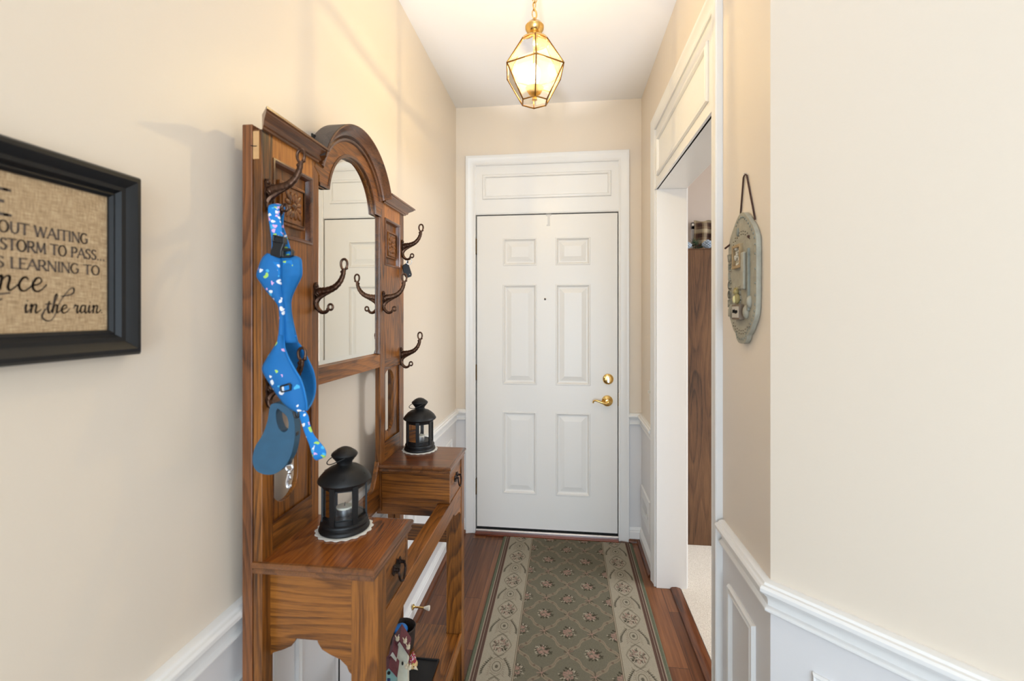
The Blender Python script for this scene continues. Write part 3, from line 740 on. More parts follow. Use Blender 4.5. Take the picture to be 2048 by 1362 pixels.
# ------------------------------------------------------------------ candle lanterns, doilies, tealights
blackm = mat('matte_black_metal', (16, 16, 17), .46, .0, .4, noise=.1, bump=.05, bscale=400)
def make_lantern(loc, yaw, label):
    x, y, z = loc
    t = thing('candle_lantern', label, 'lantern', loc, 'black candle lanterns on the hall tree')
    MB().lathe([(.0001, .001), (.058, .001), (.0595, .004), (.058, .009), (.054, .012), (.054, .016), (.056, .018), (.055, .022), (.050, .025), (.050, .034), (.0001, .034)], loc, 40, cap=False).build('base', blackm, t, smooth=35)
    mb = MB()
    hx = [(x + .0505 * math.sin(yaw + k * math.pi / 3), y + .0505 * math.cos(yaw + k * math.pi / 3)) for k in range(6)]
    for k in range(6):
        q = Matrix.Rotation(-(yaw + k * math.pi / 3), 3, 'Z'); c = Vector((hx[k][0], hx[k][1], 0))
        vs = [c + q @ Vector((u, v, 0)) + Vector((0, 0, z + h)) for h in (.022, .112) for u, v in ((-.0065, -.003), (.0065, -.003), (.0065, .002), (-.0065, .002))]
        mb.add(vs, [(0, 1, 2, 3), (7, 6, 5, 4), (0, 1, 5, 4), (1, 2, 6, 5), (2, 3, 7, 6), (3, 0, 4, 7)])
        j = (k + 1) % 6
        a, b = Vector((*hx[k], z)), Vector((*hx[j], z))
        for h0, h1 in ((.022, .036), (.101, .113)):
            n = (a + b) / 2 - Vector((x, y, z)); n.normalize()
            vs = [p + n * d + Vector((0, 0, h)) for h in (h0, h1) for p, d in ((a, -.002), (b, -.002), (b, 0), (a, 0))]
            mb.add(vs, [(0, 1, 2, 3), (7, 6, 5, 4), (0, 1, 5, 4), (1, 2, 6, 5), (2, 3, 7, 6), (3, 0, 4, 7)])
    mb.build('body_frame', blackm, t)
    for k in range(6):
        j = (k + 1) % 6
        c = Vector((x, y, 0)); a = c + (Vector((*hx[k], 0)) - c) * .985; b = c + (Vector((*hx[j], 0)) - c) * .985
        MB().add([a + Vector((0, 0, z + .034)), b + Vector((0, 0, z + .034)), b + Vector((0, 0, z + .103)), a + Vector((0, 0, z + .103))], [(0, 1, 2, 3)]).build('glass_pane', CGL, t)
    rf = MB().lathe([(.050, .105), (.052, .112), (.054, .114), (.060, .116), (.062, .119), (.061, .123), (.056, .130), (.046, .141), (.034, .149), (.022, .153), (.018, .157), (.0185, .162), (.024, .169), (.029, .175), (.031, .179), (.030, .182), (.026, .186), (.016, .193), (.008, .1965), (.0001, .197)], loc, 40, cap=False)
    rf.cur = 1; mb = rf
    for k in range(6):
        a = yaw + (k + .5) * math.pi / 3
        for r, h, sl, sz in ((.0525, .1358, -.80, .0046), (.0215, .1912, -.42, .0036)):
            if r < .03 and k % 2: continue
            rad = Vector((math.sin(a), math.cos(a), 0)); tan = Vector((math.cos(a), -math.sin(a), 0))
            nrm = (Vector((0, 0, 1)) - rad * sl).normalized(); upv = nrm.cross(tan)
            c = Vector(loc) + rad * r + Vector((0, 0, h)) + nrm * .0012
            st = []
            for i in range(10):
                q = sz if i % 2 == 0 else sz * .45
                st.append(c + tan * q * math.cos(i * math.pi / 5) + upv * q * math.sin(i * math.pi / 5))
            mb.add(st, [tuple(range(10))])
    rf.build('roof', [blackm, M['black']], t, smooth=35)
    rad = Vector((math.sin(yaw + 4.1), math.cos(yaw + 4.1), 0)); tan = Vector((rad.y, -rad.x, 0)); c = Vector(loc)
    pts = smooth_path([c + tan * .030 + Vector((0, 0, .177)), c + tan * .030 + rad * .020 + Vector((0, 0, .170)), c + tan * .022 + rad * .034 + Vector((0, 0, .164)), c + rad * .040 + Vector((0, 0, .162)), c - tan * .022 + rad * .034 + Vector((0, 0, .164)), c - tan * .030 + rad * .020 + Vector((0, 0, .170)), c - tan * .030 + Vector((0, 0, .177))], 4)
    MB().tube(pts, .0013, 6).build('wire_handle', blackm, t, smooth=True)
    return t
wax = mat('white_wax', (236, 226, 208), .5); wax.node_tree.nodes['Principled BSDF'].inputs['Subsurface Weight'].default_value = .15
tin = mat('tin_cup', (204, 204, 206), .3, 1.0)
doilym = mat('cream_lace', (240, 236, 226), .85, bump=.5, bscale=350)
def make_tealight(loc, label):
    t = thing('tealight', label, 'candle', loc, 'tealights in the candle lanterns')
    MB().lathe([(.0001, 0), (.0195, 0), (.020, .015), (.0192, .015), (.0188, .002), (.0001, .002)], loc, 28, cap=False).build('cup', tin, t, smooth=35)
    MB().lathe([(.0001, .0021), (.0186, .0021), (.0189, .019), (.016, .020), (.004, .0188), (.0001, .0188)], loc, 28, cap=False).build('wax', wax, t, smooth=40)
    MB().tube([Vector(loc) + Vector(p) for p in ((0, 0, .0188), (.0006, 0, .024), (.0018, 0, .028))], .0007, 6).build('wick', mat('burnt_wick', (40, 34, 30), .9) if 'wick_m' not in M else M['wick_m'], t)
    return t
def make_doily(loc, label):
    mb = MB(); n = 144; rows = []
    for r, h in ((.0001, .0012), (.05, .0013), (.060, .0014), (.066, .0012)):
        rows.append([Vector((loc[0] + (r + (0 if r < .06 else .0022 * math.cos(a * 18) * (1 if r > .062 else .3))) * math.cos(a), loc[1] + (r + (0 if r < .06 else .0022 * math.cos(a * 18) * (1 if r > .062 else .3))) * math.sin(a), loc[2] + h)) for a in [2 * math.pi * i / n for i in range(n + 1)]])
    mb.grid(rows)
    o = mb.build('doily', doilym, origin=loc, solid=.0016)
    return tag(o, label, 'doily', 'cream lace doilies under the lanterns')
TOPZ = .906
for (x, y, yaw), lab in (((-.533, 1.056, .10), 'black metal candle lantern on the drawer box beside the blue leash'),
                         ((-.554, 1.702, -.14), 'black metal candle lantern on the drawer box beside the front door')):
    blue = 'blue' in lab
    make_doily((x, y, TOPZ - .0003), 'cream scalloped doily under the lantern beside the blue leash' if blue else 'cream scalloped doily under the lantern beside the front door')
    make_lantern((x, y, TOPZ + .002), yaw, lab)
    make_tealight((x, y, TOPZ + .0363), 'white tealight inside the black lantern beside the blue leash' if blue else 'white tealight inside the black lantern beside the front door')

# ------------------------------------------------------------------ dog harness and retractable leash on the hooks
def print_fabric(name, base, rough=.7, scale=34, cover=.36):
    k = N(name); tc = k.n('ShaderNodeTexCoord')
    wz = k.n('ShaderNodeTexNoise', i_Scale=70.0, i_Detail=2.0); k.l(tc.outputs['Object'], wz.inputs['Vector'])
    wv = k.n('ShaderNodeVectorMath', operation='SCALE'); wv.inputs['Scale'].default_value = .016; k.l(wz.outputs['Color'], wv.inputs[0])
    ad = k.n('ShaderNodeVectorMath', operation='ADD'); k.l(tc.outputs['Object'], ad.inputs[0]); k.l(wv.outputs[0], ad.inputs[1])
    v = k.n('ShaderNodeTexVoronoi', i_Scale=float(scale)); k.l(ad.outputs[0], v.inputs['Vector'])
    sp = k.n('ShaderNodeSeparateColor'); k.l(v.outputs['Color'], sp.inputs[0])
    pal = k.ramp(sp.outputs[0], [(0, lin((236, 236, 240))), (.34, lin((226, 176, 222))), (.6, lin((170, 214, 96))), (.8, lin((70, 176, 226)))], 'CONSTANT')
    f = k.math('LESS_THAN', v.outputs['Distance'], cover)
    k.l(k.mix(f, rgba(base), pal.outputs[0]), k.b.inputs['Base Color']); k.b.inputs['Roughness'].default_value = rough
    wv2 = k.n('ShaderNodeTexNoise', i_Scale=900.0); k.l(tc.outputs['Object'], wv2.inputs['Vector']); k.bump(wv2.outputs['Fac'], .3, .001)
    return k.m
NEO = mat('blue_neoprene', (10, 106, 172), .75, noise=.08, nscale=60, bump=.35, bscale=900)
PRT, PRS = print_fabric('blue_printed_fabric', (10, 106, 174), scale=56, cover=.26), print_fabric('blue_printed_webbing', (14, 124, 200), scale=88, cover=.36)
TRIMB = mat('blue_edge_binding', (16, 118, 190), .7)
plastic = mat('black_plastic', (20, 20, 22), .35)
def zpx(ox, oy, sc): return lambda p: (ox + p[0] / sc, oy + p[1] / sc)
def band(L, R, fL, fR, bulge=0.0, n=8, sub=5):
    """sheet between two edge polylines given in photo pixels, at forward distances fL / fR (numbers or lists)"""
    def exp(E, f):
        f = f if isinstance(f, (list, tuple)) else [f] * len(E)
        return smooth_path([P(p[0], p[1], d) for p, d in zip(E, f)], sub)
    A, B = exp(L, fL), exp(R, fR); m = min(len(A), len(B)); rows = []
    for i in range(m):
        a, b = A[i], B[i]
        rows.append([a.lerp(b, j / n) - FWD * (bulge * math.sin(math.pi * j / n)) for j in range(n + 1)])
    return rows
q = zpx(480, 360, 4.2543); w = zpx(480, 680, 4.2543)
F0 = .945
hp = P(560, 412, .975)
har = thing('dog_harness', 'bright blue floral dog harness with black buckles hanging from the top coat hook', 'dog harness', P(575, 830, F0))
# strap loop over the hook prong
A1 = [(338, 232), (336, 260), (345, 340), (358, 420), (372, 540), (372, 640)]; A0 = [(242, 232), (240, 262), (246, 340), (258, 420), (272, 540), (262, 640)]
MB().grid(band([q(p) for p in A0], [q(p) for p in A1], [.953, .950, .947, .944, .940, .936], [.962, .957, .952, .946, .940, .936], .002)).build('front_strap', PRS, har, smooth=True, solid=.0022)
A0 = [(242, 232), (252, 216), (290, 206), (330, 206), (362, 222)]; A1 = [(338, 232), (342, 222), (350, 214), (366, 216), (384, 236)]
MB().grid(band([q(p) for p in A0], [q(p) for p in A1], [.953, .962, .972, .980, .988], [.962, .968, .976, .984, .990], .001)).build('strap_bend', PRS, har, smooth=True, solid=.0022)
A0 = [(362, 222), (352, 300), (352, 380), (362, 470), (372, 560), (366, 640)]; A1 = [(384, 236), (374, 310), (372, 390), (396, 470), (424, 560), (440, 640)]
MB().grid(band([q(p) for p in A0], [q(p) for p in A1], [.988, .984, .978, .970, .960, .950], [.990, .984, .976, .968, .958, .948], .001)).build('rear_strap', PRS, har, smooth=True, solid=.0022)
# buckle and slider
def slab(pix, f0, th, hole=None):
    """a plate whose outline is given in photo pixels at forward distance f0, thickness th away from the camera"""
    pts = [P(p[0], p[1], f0) for p in pix]
    c = sum(pts, Vector()) / len(pts)
    uv = [((p - c).dot(RGT), p.z - c.z) for p in pts]
    hl = [[((P(p[0], p[1], f0) - c).dot(RGT), P(p[0], p[1], f0).z - c.z) for p in h] for h in (hole or [])]
    return MB().prism(uv, 0, th, lambda u, v, d: tuple(c + RGT * u + Vector((0, 0, v)) + FWD * d), hl)
slab([q(p) for p in [(272, 466), (362, 486), (374, 500), (372, 545), (352, 600), (352, 650), (330, 664), (252, 640), (258, 600), (272, 560)]], .930, .010).build('buckle', plastic, har, bevel=.002)
slab([q(p) for p in [(276, 462), (372, 482), (374, 540), (268, 524)]], .927, .016, [[q(p) for p in [(290, 480), (360, 495), (360, 528), (286, 514)]]]).build('buckle_frame', plastic, har, bevel=.0015)
slab([q(p) for p in [(352, 590), (380, 578), (428, 580), (444, 602), (440, 645), (418, 660), (352, 662)]], .932, .012, [[q(p) for p in [(366, 606), (428, 598), (428, 640), (366, 646)]]]).build('strap_slider', plastic, har, bevel=.0015)
# chest pad (upper), neck and belly pads
L0 = [(236, 628), (196, 668), (166, 742), (150, 815), (182, 870), (238, 950), (300, 1022), (334, 1080), (342, 1160), (340, 1260), (328, 1385)]
R0 = [(352, 650), (356, 690), (356, 740), (356, 800), (356, 840), (358, 900), (362, 960), (372, 1010), (384, 1070), (386, 1160), (384, 1385)]
R1 = [(470, 652), (512, 672), (520, 720), (522, 800), (506, 846), (478, 900), (446, 970), (430, 1030), (430, 1080), (440, 1170), (488, 1385)]
fl = [.938, .934, .930, .928, .930, .934, .938, .940, .941, .942, .942]
MB().grid(band([q(p) for p in L0], [q(p) for p in R0], fl, [f + .004 for f in fl], .006)).build('chest_pad', PRT, har, smooth=True, solid=.004)
MB().grid(band([q(p) for p in R0], [q(p) for p in R1], [f + .004 for f in fl], [f + .012 for f in fl], .006)).build('chest_pad', NEO, har, smooth=True, solid=.004)
for E_, ff in ((L0, fl), (R1, [f + .012 for f in fl])):
    MB().tube(smooth_path([P(*q(p), d) for p, d in zip(E_, ff)], 5), .0021, 6).build('edge_binding', TRIMB, har, smooth=True)
for a in ([(250, 690), (334, 700), (340, 800), (330, 812), (246, 796)], [(364, 690), (440, 680), (458, 778), (392, 806), (370, 790)]):
    slab([q(p) for p in a], .9275 if a[0][0] < 300 else .931, .003).build('strap_patch', PRS, har, bevel=.0008)
# belly pad : printed front flap and plain far flap
L0 = [(338, -40), (326, 10), (284, 80), (226, 170), (194, 240), (214, 300), (262, 378), (318, 462), (368, 528), (420, 574), (470, 600)]
R0 = [(372, -40), (374, 10), (380, 70), (402, 130), (428, 185), (470, 260), (512, 330), (538, 400), (554, 470), (566, 540), (566, 596)]
fl = [.942, .940, .934, .924, .916, .912, .910, .909, .909, .910, .912]
MB().grid(band([w(p) for p in L0], [w(p) for p in R0], fl, [f + .002 for f in fl], .010)).build('belly_pad', PRT, har, smooth=True, solid=.004)
R1 = [(474, -40), (484, 10), (520, 60), (556, 120), (586, 185), (616, 250), (634, 320), (640, 390), (632, 470), (604, 544), (566, 596)]
fb = [f + .030 for f in fl]; fb = [.950, .962, .975, .988, .995, .998, .998, .990, .975, .945, .914]
M0 = [(372, -40), (370, 10), (368, 70), (372, 130), (384, 185), (420, 260), (462, 330), (496, 400), (524, 470), (548, 540), (566, 596)]
MB().grid(band([w(p) for p in M0], [w(p) for p in R1], [f + .004 for f in fb], fb, -.006)).build('belly_pad', NEO, har, smooth=True, solid=.004)
def edge_line(E, f):
    f = f if isinstance(f, list) else [f] * len(E)
    return smooth_path([P(*w(p), d) for p, d in zip(E, f)], 5)
MB().tube(edge_line(R1, fb), .0022, 6).build('edge_binding', TRIMB, har, smooth=True)
MB().tube(edge_line(R0, [f + .001 for f in fl]), .0022, 6).build('edge_binding', TRIMB, har, smooth=True)
slab([w(p) for p in [(332, 392), (412, 368), (430, 384), (428, 432), (352, 450), (336, 436)]], .893, .007, [[w(p) for p in [(346, 402), (414, 384), (418, 422), (354, 438)]]]).build('strap_slider', plastic, har, bevel=.0015)
slab([w(p) for p in [(344, 400), (416, 382), (420, 424), (352, 440)]], .896, .003).build('strap_patch', PRS, har)
MB().tube(smooth_path([P(*w(p), .913) for p in ((466, 596), (492, 586), (502, 620), (496, 650), (472, 654), (462, 630))], 4, True), .0026, 8, closed=True).build('ring', plastic, har, smooth=True)
A0 = [(440, 566), (470, 596), (506, 650), (530, 720), (556, 800), (588, 880), (618, 950)]; A1 = [(520, 546), (546, 590), (580, 644), (596, 720), (626, 800), (676, 866), (716, 920)]
MB().grid(band([w(p) for p in A0], [w(p) for p in A1], .914, .912, .001)).build('tail_strap', PRS, har, smooth=True, solid=.0022)
A0 = [(600, 910), (612, 950), (628, 992), (650, 1016)]; A1 = [(700, 890), (728, 920), (734, 960), (716, 994)]
A0 = [(588, 880), (606, 940), (624, 996), (650, 1020), (664, 1000), (640, 930), (612, 880)]; A1 = [(676, 866), (716, 914), (734, 960), (726, 992), (712, 980), (680, 920), (640, 862)]
MB().grid(band([w(p) for p in A0], [w(p) for p in A1], [.914, .912, .912, .918, .926, .930, .930], [.912, .910, .910, .916, .924, .928, .930], .001)).build('tail_loop', PRS, har, smooth=True, solid=.0022)

leash = thing('retractable_leash', 'dusty blue plastic retractable leash hanging by its handle below the harness', 'dog leash', P(545, 948, .925))
LB = mat('dusty_blue_plastic', (38, 84, 112), .5, noise=.08, nscale=40)
outer = [(262, 552), (300, 538), (350, 545), (410, 580), (446, 625), (462, 700), (466, 790), (458, 880), (432, 985), (384, 1070), (312, 1132), (236, 1148), (160, 1128), (118, 1082), (106, 1005), (130, 905), (192, 805), (232, 690), (246, 610)]
hole = [(318, 585), (356, 612), (396, 650), (412, 700), (408, 756), (374, 784), (336, 762), (312, 700), (304, 630)]
def px_smooth(pts, n=4):
    o = smooth_path([Vector((a, b, 0)) for a, b in pts], n, True); return [(v.x, v.y) for v in o]
lb = slab([w(p) for p in px_smooth(outer)], .929, .026, [[w(p) for p in px_smooth(hole)]])
lb.build('case', LB, leash, bevel=.006, smooth=40)
slab([w(p) for p in [(462, 782), (480, 786), (478, 815), (462, 832)]], .934, .012).build('brake_button', plastic, leash, bevel=.001)
slab([w(p) for p in [(432, 960), (440, 1040), (430, 1052), (398, 1054), (402, 1030)]], .938, .004).build('tape', plastic, leash, bevel=.0008)
chrome = mat('chrome', (220, 222, 226), .12, 1.0)
mb = MB().tube(smooth_path([P(*w(p), .940) for p in ((398, 1068), (436, 1062), (448, 1084), (436, 1110), (404, 1108), (392, 1088))], 4, True), .0024, 8, closed=True)
mb.tube([P(*w((419, 1106)), .940), P(*w((418, 1140)), .940)], .0040, 10)
mb.tube(smooth_path([P(*w(p), .940) for p in ((417, 1136), (408, 1170), (400, 1205), (400, 1238), (412, 1258), (428, 1248), (430, 1228))], 4), [.0040] * 8 + [.0036] * 8 + [.0026] * 9, 8)
mb.tube([P(*w((424, 1150)), .940), P(*w((432, 1190)), .940)], .0018, 8)
mb.build('snap_hook', chrome, leash, smooth=True)

# ------------------------------------------------------------------ car key on the far hook
ky = thing('car_key', 'black car key fob hanging by a steel ring from a bronze coat hook', 'key', (-.606, 1.728, 1.57))
MB().tube([(-.606 + .010 * math.sin(a), 1.728 + .003 * math.sin(a), 1.634 + .0125 * math.cos(a)) for a in [2 * math.pi * i / 20 for i in range(20)]], .0011, 6, closed=True).build('key_ring', chrome, ky, smooth=True)
pts = [P(x, y, 1.790) for x, y in ((805, 530), (813, 526), (817, 529), (823, 548), (822, 553), (812, 556), (808, 551), (804, 534))]
c = sum(pts, Vector()) / len(pts)
MB().prism([((p - c).dot(RGT), p.z - c.z) for p in pts], 0, .011, lambda u, v, d: tuple(c + RGT * u + Vector((0, 0, v)) + FWD * d)).build('fob', plastic, ky, bevel=.003)
MB().tube([P(814, 527, 1.793), P(816, 522, 1.793)], .0035, 8).build('fob_clip', plastic, ky)
MB().ball(P(819, 549, 1.789), .0025, seg=8, rings=6).build('fob_emblem', chrome, ky)

# ------------------------------------------------------------------ the runner rug (pattern woven into the pile as a colour attribute)
def blend(img, mask, col, a=1.0):
    m = np.clip(mask, 0, 1)[..., None] * a
    img[:] = img * (1 - m) + np.array(col) * m
def rug_tiles(res):
    C = {k: np.array(lin(v)) for k, v in dict(field=(107, 101, 84), cream=(154, 144, 125), pink=(150, 120, 106), rib=(138, 122, 102), ribd=(112, 92, 76), dark=(56, 52, 38), drk2=(76, 66, 50), line=(116, 102, 84), lite=(172, 160, 140), green=(100, 102, 82)).items()}
    rng = random.Random(4)
    def disc(U, V, u, v, r): return (r - np.hypot(U - u, V - v)) / (res * .8) + .5
    def seg(U, V, a, b, wd):
        a = np.array(a); b = np.array(b); d = b - a; L = max(1e-9, d @ d)
        t = np.clip(((U - a[0]) * d[0] + (V - a[1]) * d[1]) / L, 0, 1)
        return (wd - np.hypot(U - a[0] - t * d[0], V - a[1] - t * d[1])) / (res * .8) + .5
    # field tile
    nu, nv = int(round(.212 / res)), int(round(.238 / res))
    u = (np.arange(nu) + .5) / nu * .212; v = (np.arange(nv) + .5) / nv * .238
    U, V = np.meshgrid(u, v, indexing='ij'); T = np.zeros((nu, nv, 3)) + C['field']
    wraps = [(i, j) for i in (-.212, 0, .212) for j in (-.238, 0, .238)]
    bows = [(.0, .119), (.106, .0)]; bqs = [(.0, .0), (.106, .119)]
    for bu, bv in bows:
        for du, dv in ((.106, .119), (.106, -.119)):
            L = math.hypot(du, dv); nx, ny = -dv / L, du / L
            prev = None
            for i in range(29):
                t = i / 28; w_ = .0045 * math.sin(t * 4 * math.pi) * (1 if dv > 0 else -1); hw = .0026 + .0046 * abs(math.sin(t * 2 * math.pi)) ** .8
                cu, cv = bu + du * t + nx * w_, bv + dv * t + ny * w_
                cur = (cu, cv, hw)
                if prev:
                    for wu, wv in wraps:
                        blend(T, seg(U, V, (prev[0] + wu, prev[1] + wv), (cu + wu, cv + wv), hw), C['rib'] * .86, .38)
                        for sg in (1, -1):
                            blend(T, seg(U, V, (prev[0] + wu + sg * nx * prev[2], prev[1] + wv + sg * ny * prev[2]), (cu + wu + sg * nx * hw, cv + wv + sg * ny * hw), .0012), C['rib'] * 1.12, .9)
                prev = cur
            for t in (.30, .70):
                cu, cv = bu + du * t, bv + dv * t
                for wu, wv in wraps: blend(T, disc(U, V, cu + wu, cv + wv, .0055), C['ribd'] * .8, .8)
        for k in range(20):
            a = rng.uniform(0, 2 * math.pi); r0, r1 = .004, rng.uniform(.014, .030)
            for wu, wv in wraps: blend(T, seg(U, V, (bu + wu + r0 * math.cos(a), bv + wv + r0 * math.sin(a)), (bu + wu + r1 * math.cos(a), bv + wv + r1 * math.sin(a)), .0013), C['dark'] if k % 3 else C['pink'], .75)
        for wu, wv in wraps: blend(T, disc(U, V, bu + wu, bv + wv, .005), C['pink'], .8)
    for bu, bv in bqs:
        for k in range(84):
            a = rng.uniform(0, 2 * math.pi); r = rng.uniform(.012, .034); s_ = rng.uniform(.0022, .0046); b = a + rng.uniform(-.8, .8)
            p = (bu + r * math.cos(a), bv + r * math.sin(a)); q_ = (p[0] + .008 * math.cos(b), p[1] + .008 * math.sin(b))
            for wu, wv in wraps: blend(T, seg(U, V, (p[0] + wu, p[1] + wv), (q_[0] + wu, q_[1] + wv), s_ * .62), C['dark'] if rng.random() < .8 else C['lite'], .85)
        for k in range(40):
            a = rng.uniform(0, 2 * math.pi); r = .023 * math.sqrt(rng.random())
            for wu, wv in wraps: blend(T, disc(U, V, bu + r * math.cos(a) + wu, bv + r * math.sin(a) + wv, rng.uniform(.0025, .0055)), C['pink'] * rng.uniform(.72, 1.15), .8)
    # border tile (135 mm wide)
    nu2 = int(round(.135 / res)); u = (np.arange(nu2) + .5) / nu2 * .135 - .0675
    U, V = np.meshgrid(u, v, indexing='ij'); B = np.zeros((nu2, nv, 3)) + C['cream']
    wv2 = (-.238, 0, .238)
    for wv in wv2:
        d = np.abs(U) / .047 + np.abs((V - wv)) / .068
        d2 = np.hypot(U / .044, (V - wv) / .060); m = .5 * d + .5 * d2
        blend(B, 1 - np.abs(m - 1.02) / .10, C['drk2'], .62); blend(B, 1 - np.abs(m - .86) / .05, C['line'], .45)
        blend(B, (1.0 - m) * 12, C['lite'], .35)
        for s_ in (-1, 1):
            for i in range(9):
                t = i / 8; blend(B, disc(U, V, s_ * (.020 - .04 * t) , wv + .055 + .028 * t, .0022), C['drk2'], .8)
                blend(B, disc(U, V, s_ * (.020 - .04 * t), wv - .055 - .028 * t, .0022), C['drk2'], .8)
        for k in range(95):
            a = rng.uniform(0, 2 * math.pi); r = .035 * math.sqrt(rng.random()); b = a + rng.uniform(-.9, .9)
            p = (.9 * r * math.cos(a), wv + r * 1.1 * math.sin(a)); q_ = (p[0] + .006 * math.cos(b), p[1] + .007 * math.sin(b))
            blend(B, seg(U, V, p, q_, rng.uniform(.0013, .0026)), C['dark'] if rng.random() < .62 else C['pink'] * .85, .85)
        c0 = wv + .119
        e = np.hypot(U / .017, (V - c0) / .024)
        blend(B, 1 - np.abs(e - 1.0) / .16, C['drk2'], .85); blend(B, 1 - np.abs(e - 1.5) / .14, C['line'], .6); blend(B, (.45 - e) * 8, C['dark'], .75)
        for s_ in (-1, 1):
            for i in range(10):
                t = i / 9; cu = s_ * (.024 + .030 * math.sin(t * math.pi * .55)); cv = c0 - .042 + .080 * t
                for sg in (-1, 1):
                    blend(B, seg(U, V, (cu, cv), (cu + s_ * .008, cv + .011 * (.3 + sg * .5)), .0018), C['dark'], .85)
                blend(B, seg(U, V, (s_ * .026, cv), (s_ * .034, c0 + (cv - c0) * 1.3), .0012), C['line'], .75)
    return T, B, C
def build_rug():
    res = .0021
    T, B, C = rug_tiles(res)
    X0, X1, Y0, Y1 = -.387, .417, -.3, 2.884
    us = np.linspace(0, X1 - X0, int((X1 - X0) / res) + 1)
    vs = np.concatenate([np.arange(0, 1.62, res), np.arange(1.62, Y1 - Y0 + .001, .012)])
    nu, nv = len(us), len(vs); Wd = X1 - X0
    U, V = np.meshgrid(us, vs, indexing='ij')
    col = np.zeros((nu, nv, 3)) + C['green'] * .92
    M_ = np.minimum(U, Wd - U)                    # distance from the long edge
    def put(mask, c): col[mask] = c
    put((M_ > .018) & (M_ < .048), np.array(lin((88, 66, 56))))
    for a, b in ((.018, .0215), (.0305, .0335), (.0445, .048)): put((M_ > a) & (M_ < b), np.array(lin((152, 136, 118))))
    inb = (M_ >= .048) & (M_ < .183)
    iu = np.clip(((M_ - .048) / .135 * B.shape[0]).astype(int), 0, B.shape[0] - 1)
    iv = np.mod(((V - .237) / .238 * B.shape[1]).astype(int), B.shape[1])
    col[inb] = B[iu, iv][inb]
    for a, b, c in ((.183, .1845, (84, 70, 54)), (.1845, .1875, (156, 143, 122)), (.1875, .190, (84, 70, 54))): put((M_ >= a) & (M_ < b), np.array(lin(c)))
    inf = M_ >= .190
    iu = np.mod(((U - Wd / 2) / .212 * T.shape[0]).astype(int), T.shape[0]); iu = np.mod(np.floor((U - Wd / 2) / .212 * T.shape[0]).astype(int), T.shape[0])
    iv = np.mod(np.floor((V - .130) / .238 * T.shape[1]).astype(int), T.shape[1])
    col[inf] = T[iu, iv][inf]
    z = .0085 * np.clip(np.minimum(np.minimum(M_ / .006, V / .006), 1), 0, 1) ** .5 + .0005
    z += np.random.RandomState(1).uniform(-.0004, .0004, z.shape)
    co = np.stack([X0 + U, Y1 - V, z], -1).reshape(-1, 3)
    org = np.array(((X0 + X1) / 2, 1.5, 0)); co -= org
    idx = np.arange(nu * nv).reshape(nu, nv)
    q4 = np.stack([idx[:-1, :-1], idx[:-1, 1:], idx[1:, 1:], idx[1:, :-1]], -1).reshape(-1, 4)
    me = bpy.data.meshes.new('runner_rug')
    me.vertices.add(len(co)); me.vertices.foreach_set('co', co.ravel())
    me.loops.add(q4.size); me.loops.foreach_set('vertex_index', q4.ravel())
    me.polygons.add(len(q4)); me.polygons.foreach_set('loop_start', np.arange(0, q4.size, 4)); me.polygons.foreach_set('loop_total', np.full(len(q4), 4))
    me.update(calc_edges=True)
    at = me.color_attributes.new('weave', 'FLOAT_COLOR', 'POINT')
    at.data.foreach_set('color', np.concatenate([col.reshape(-1, 3), np.ones((nu * nv, 1))], 1).ravel())
    me.polygons.foreach_set('use_smooth', [True] * len(q4))
    k = N('woven_wool'); a = k.n('ShaderNodeAttribute', attribute_name='weave')
    tc = k.n('ShaderNodeTexCoord'); nz = k.n('ShaderNodeTexNoise', i_Scale=520.0, i_Detail=2.0); k.l(tc.outputs['Object'], nz.inputs['Vector'])
    r = k.ramp(nz.outputs['Fac'], [(.3, (.78, .78, .78)), (.7, (1.14, 1.14, 1.14))])
    mx = k.n('ShaderNodeMix', data_type='RGBA', blend_type='MULTIPLY'); mx.inputs[0].default_value = 1; k.l(a.outputs['Color'], mx.inputs[6]); k.l(r.outputs[0], mx.inputs[7])
    k.l(mx.outputs[2], k.b.inputs['Base Color']); k.b.inputs['Roughness'].default_value = .95; k.b.inputs['Specular IOR Level'].default_value = .2
    k.bump(nz.outputs['Fac'], .5, .003)
    me.materials.append(k.m)
    o = bpy.data.objects.new('runner_rug', me); COL.objects.link(o); o.location = org
    return tag(o, 'sage green floral runner rug with cream medallion borders on the wood floor', 'rug')
build_rug()

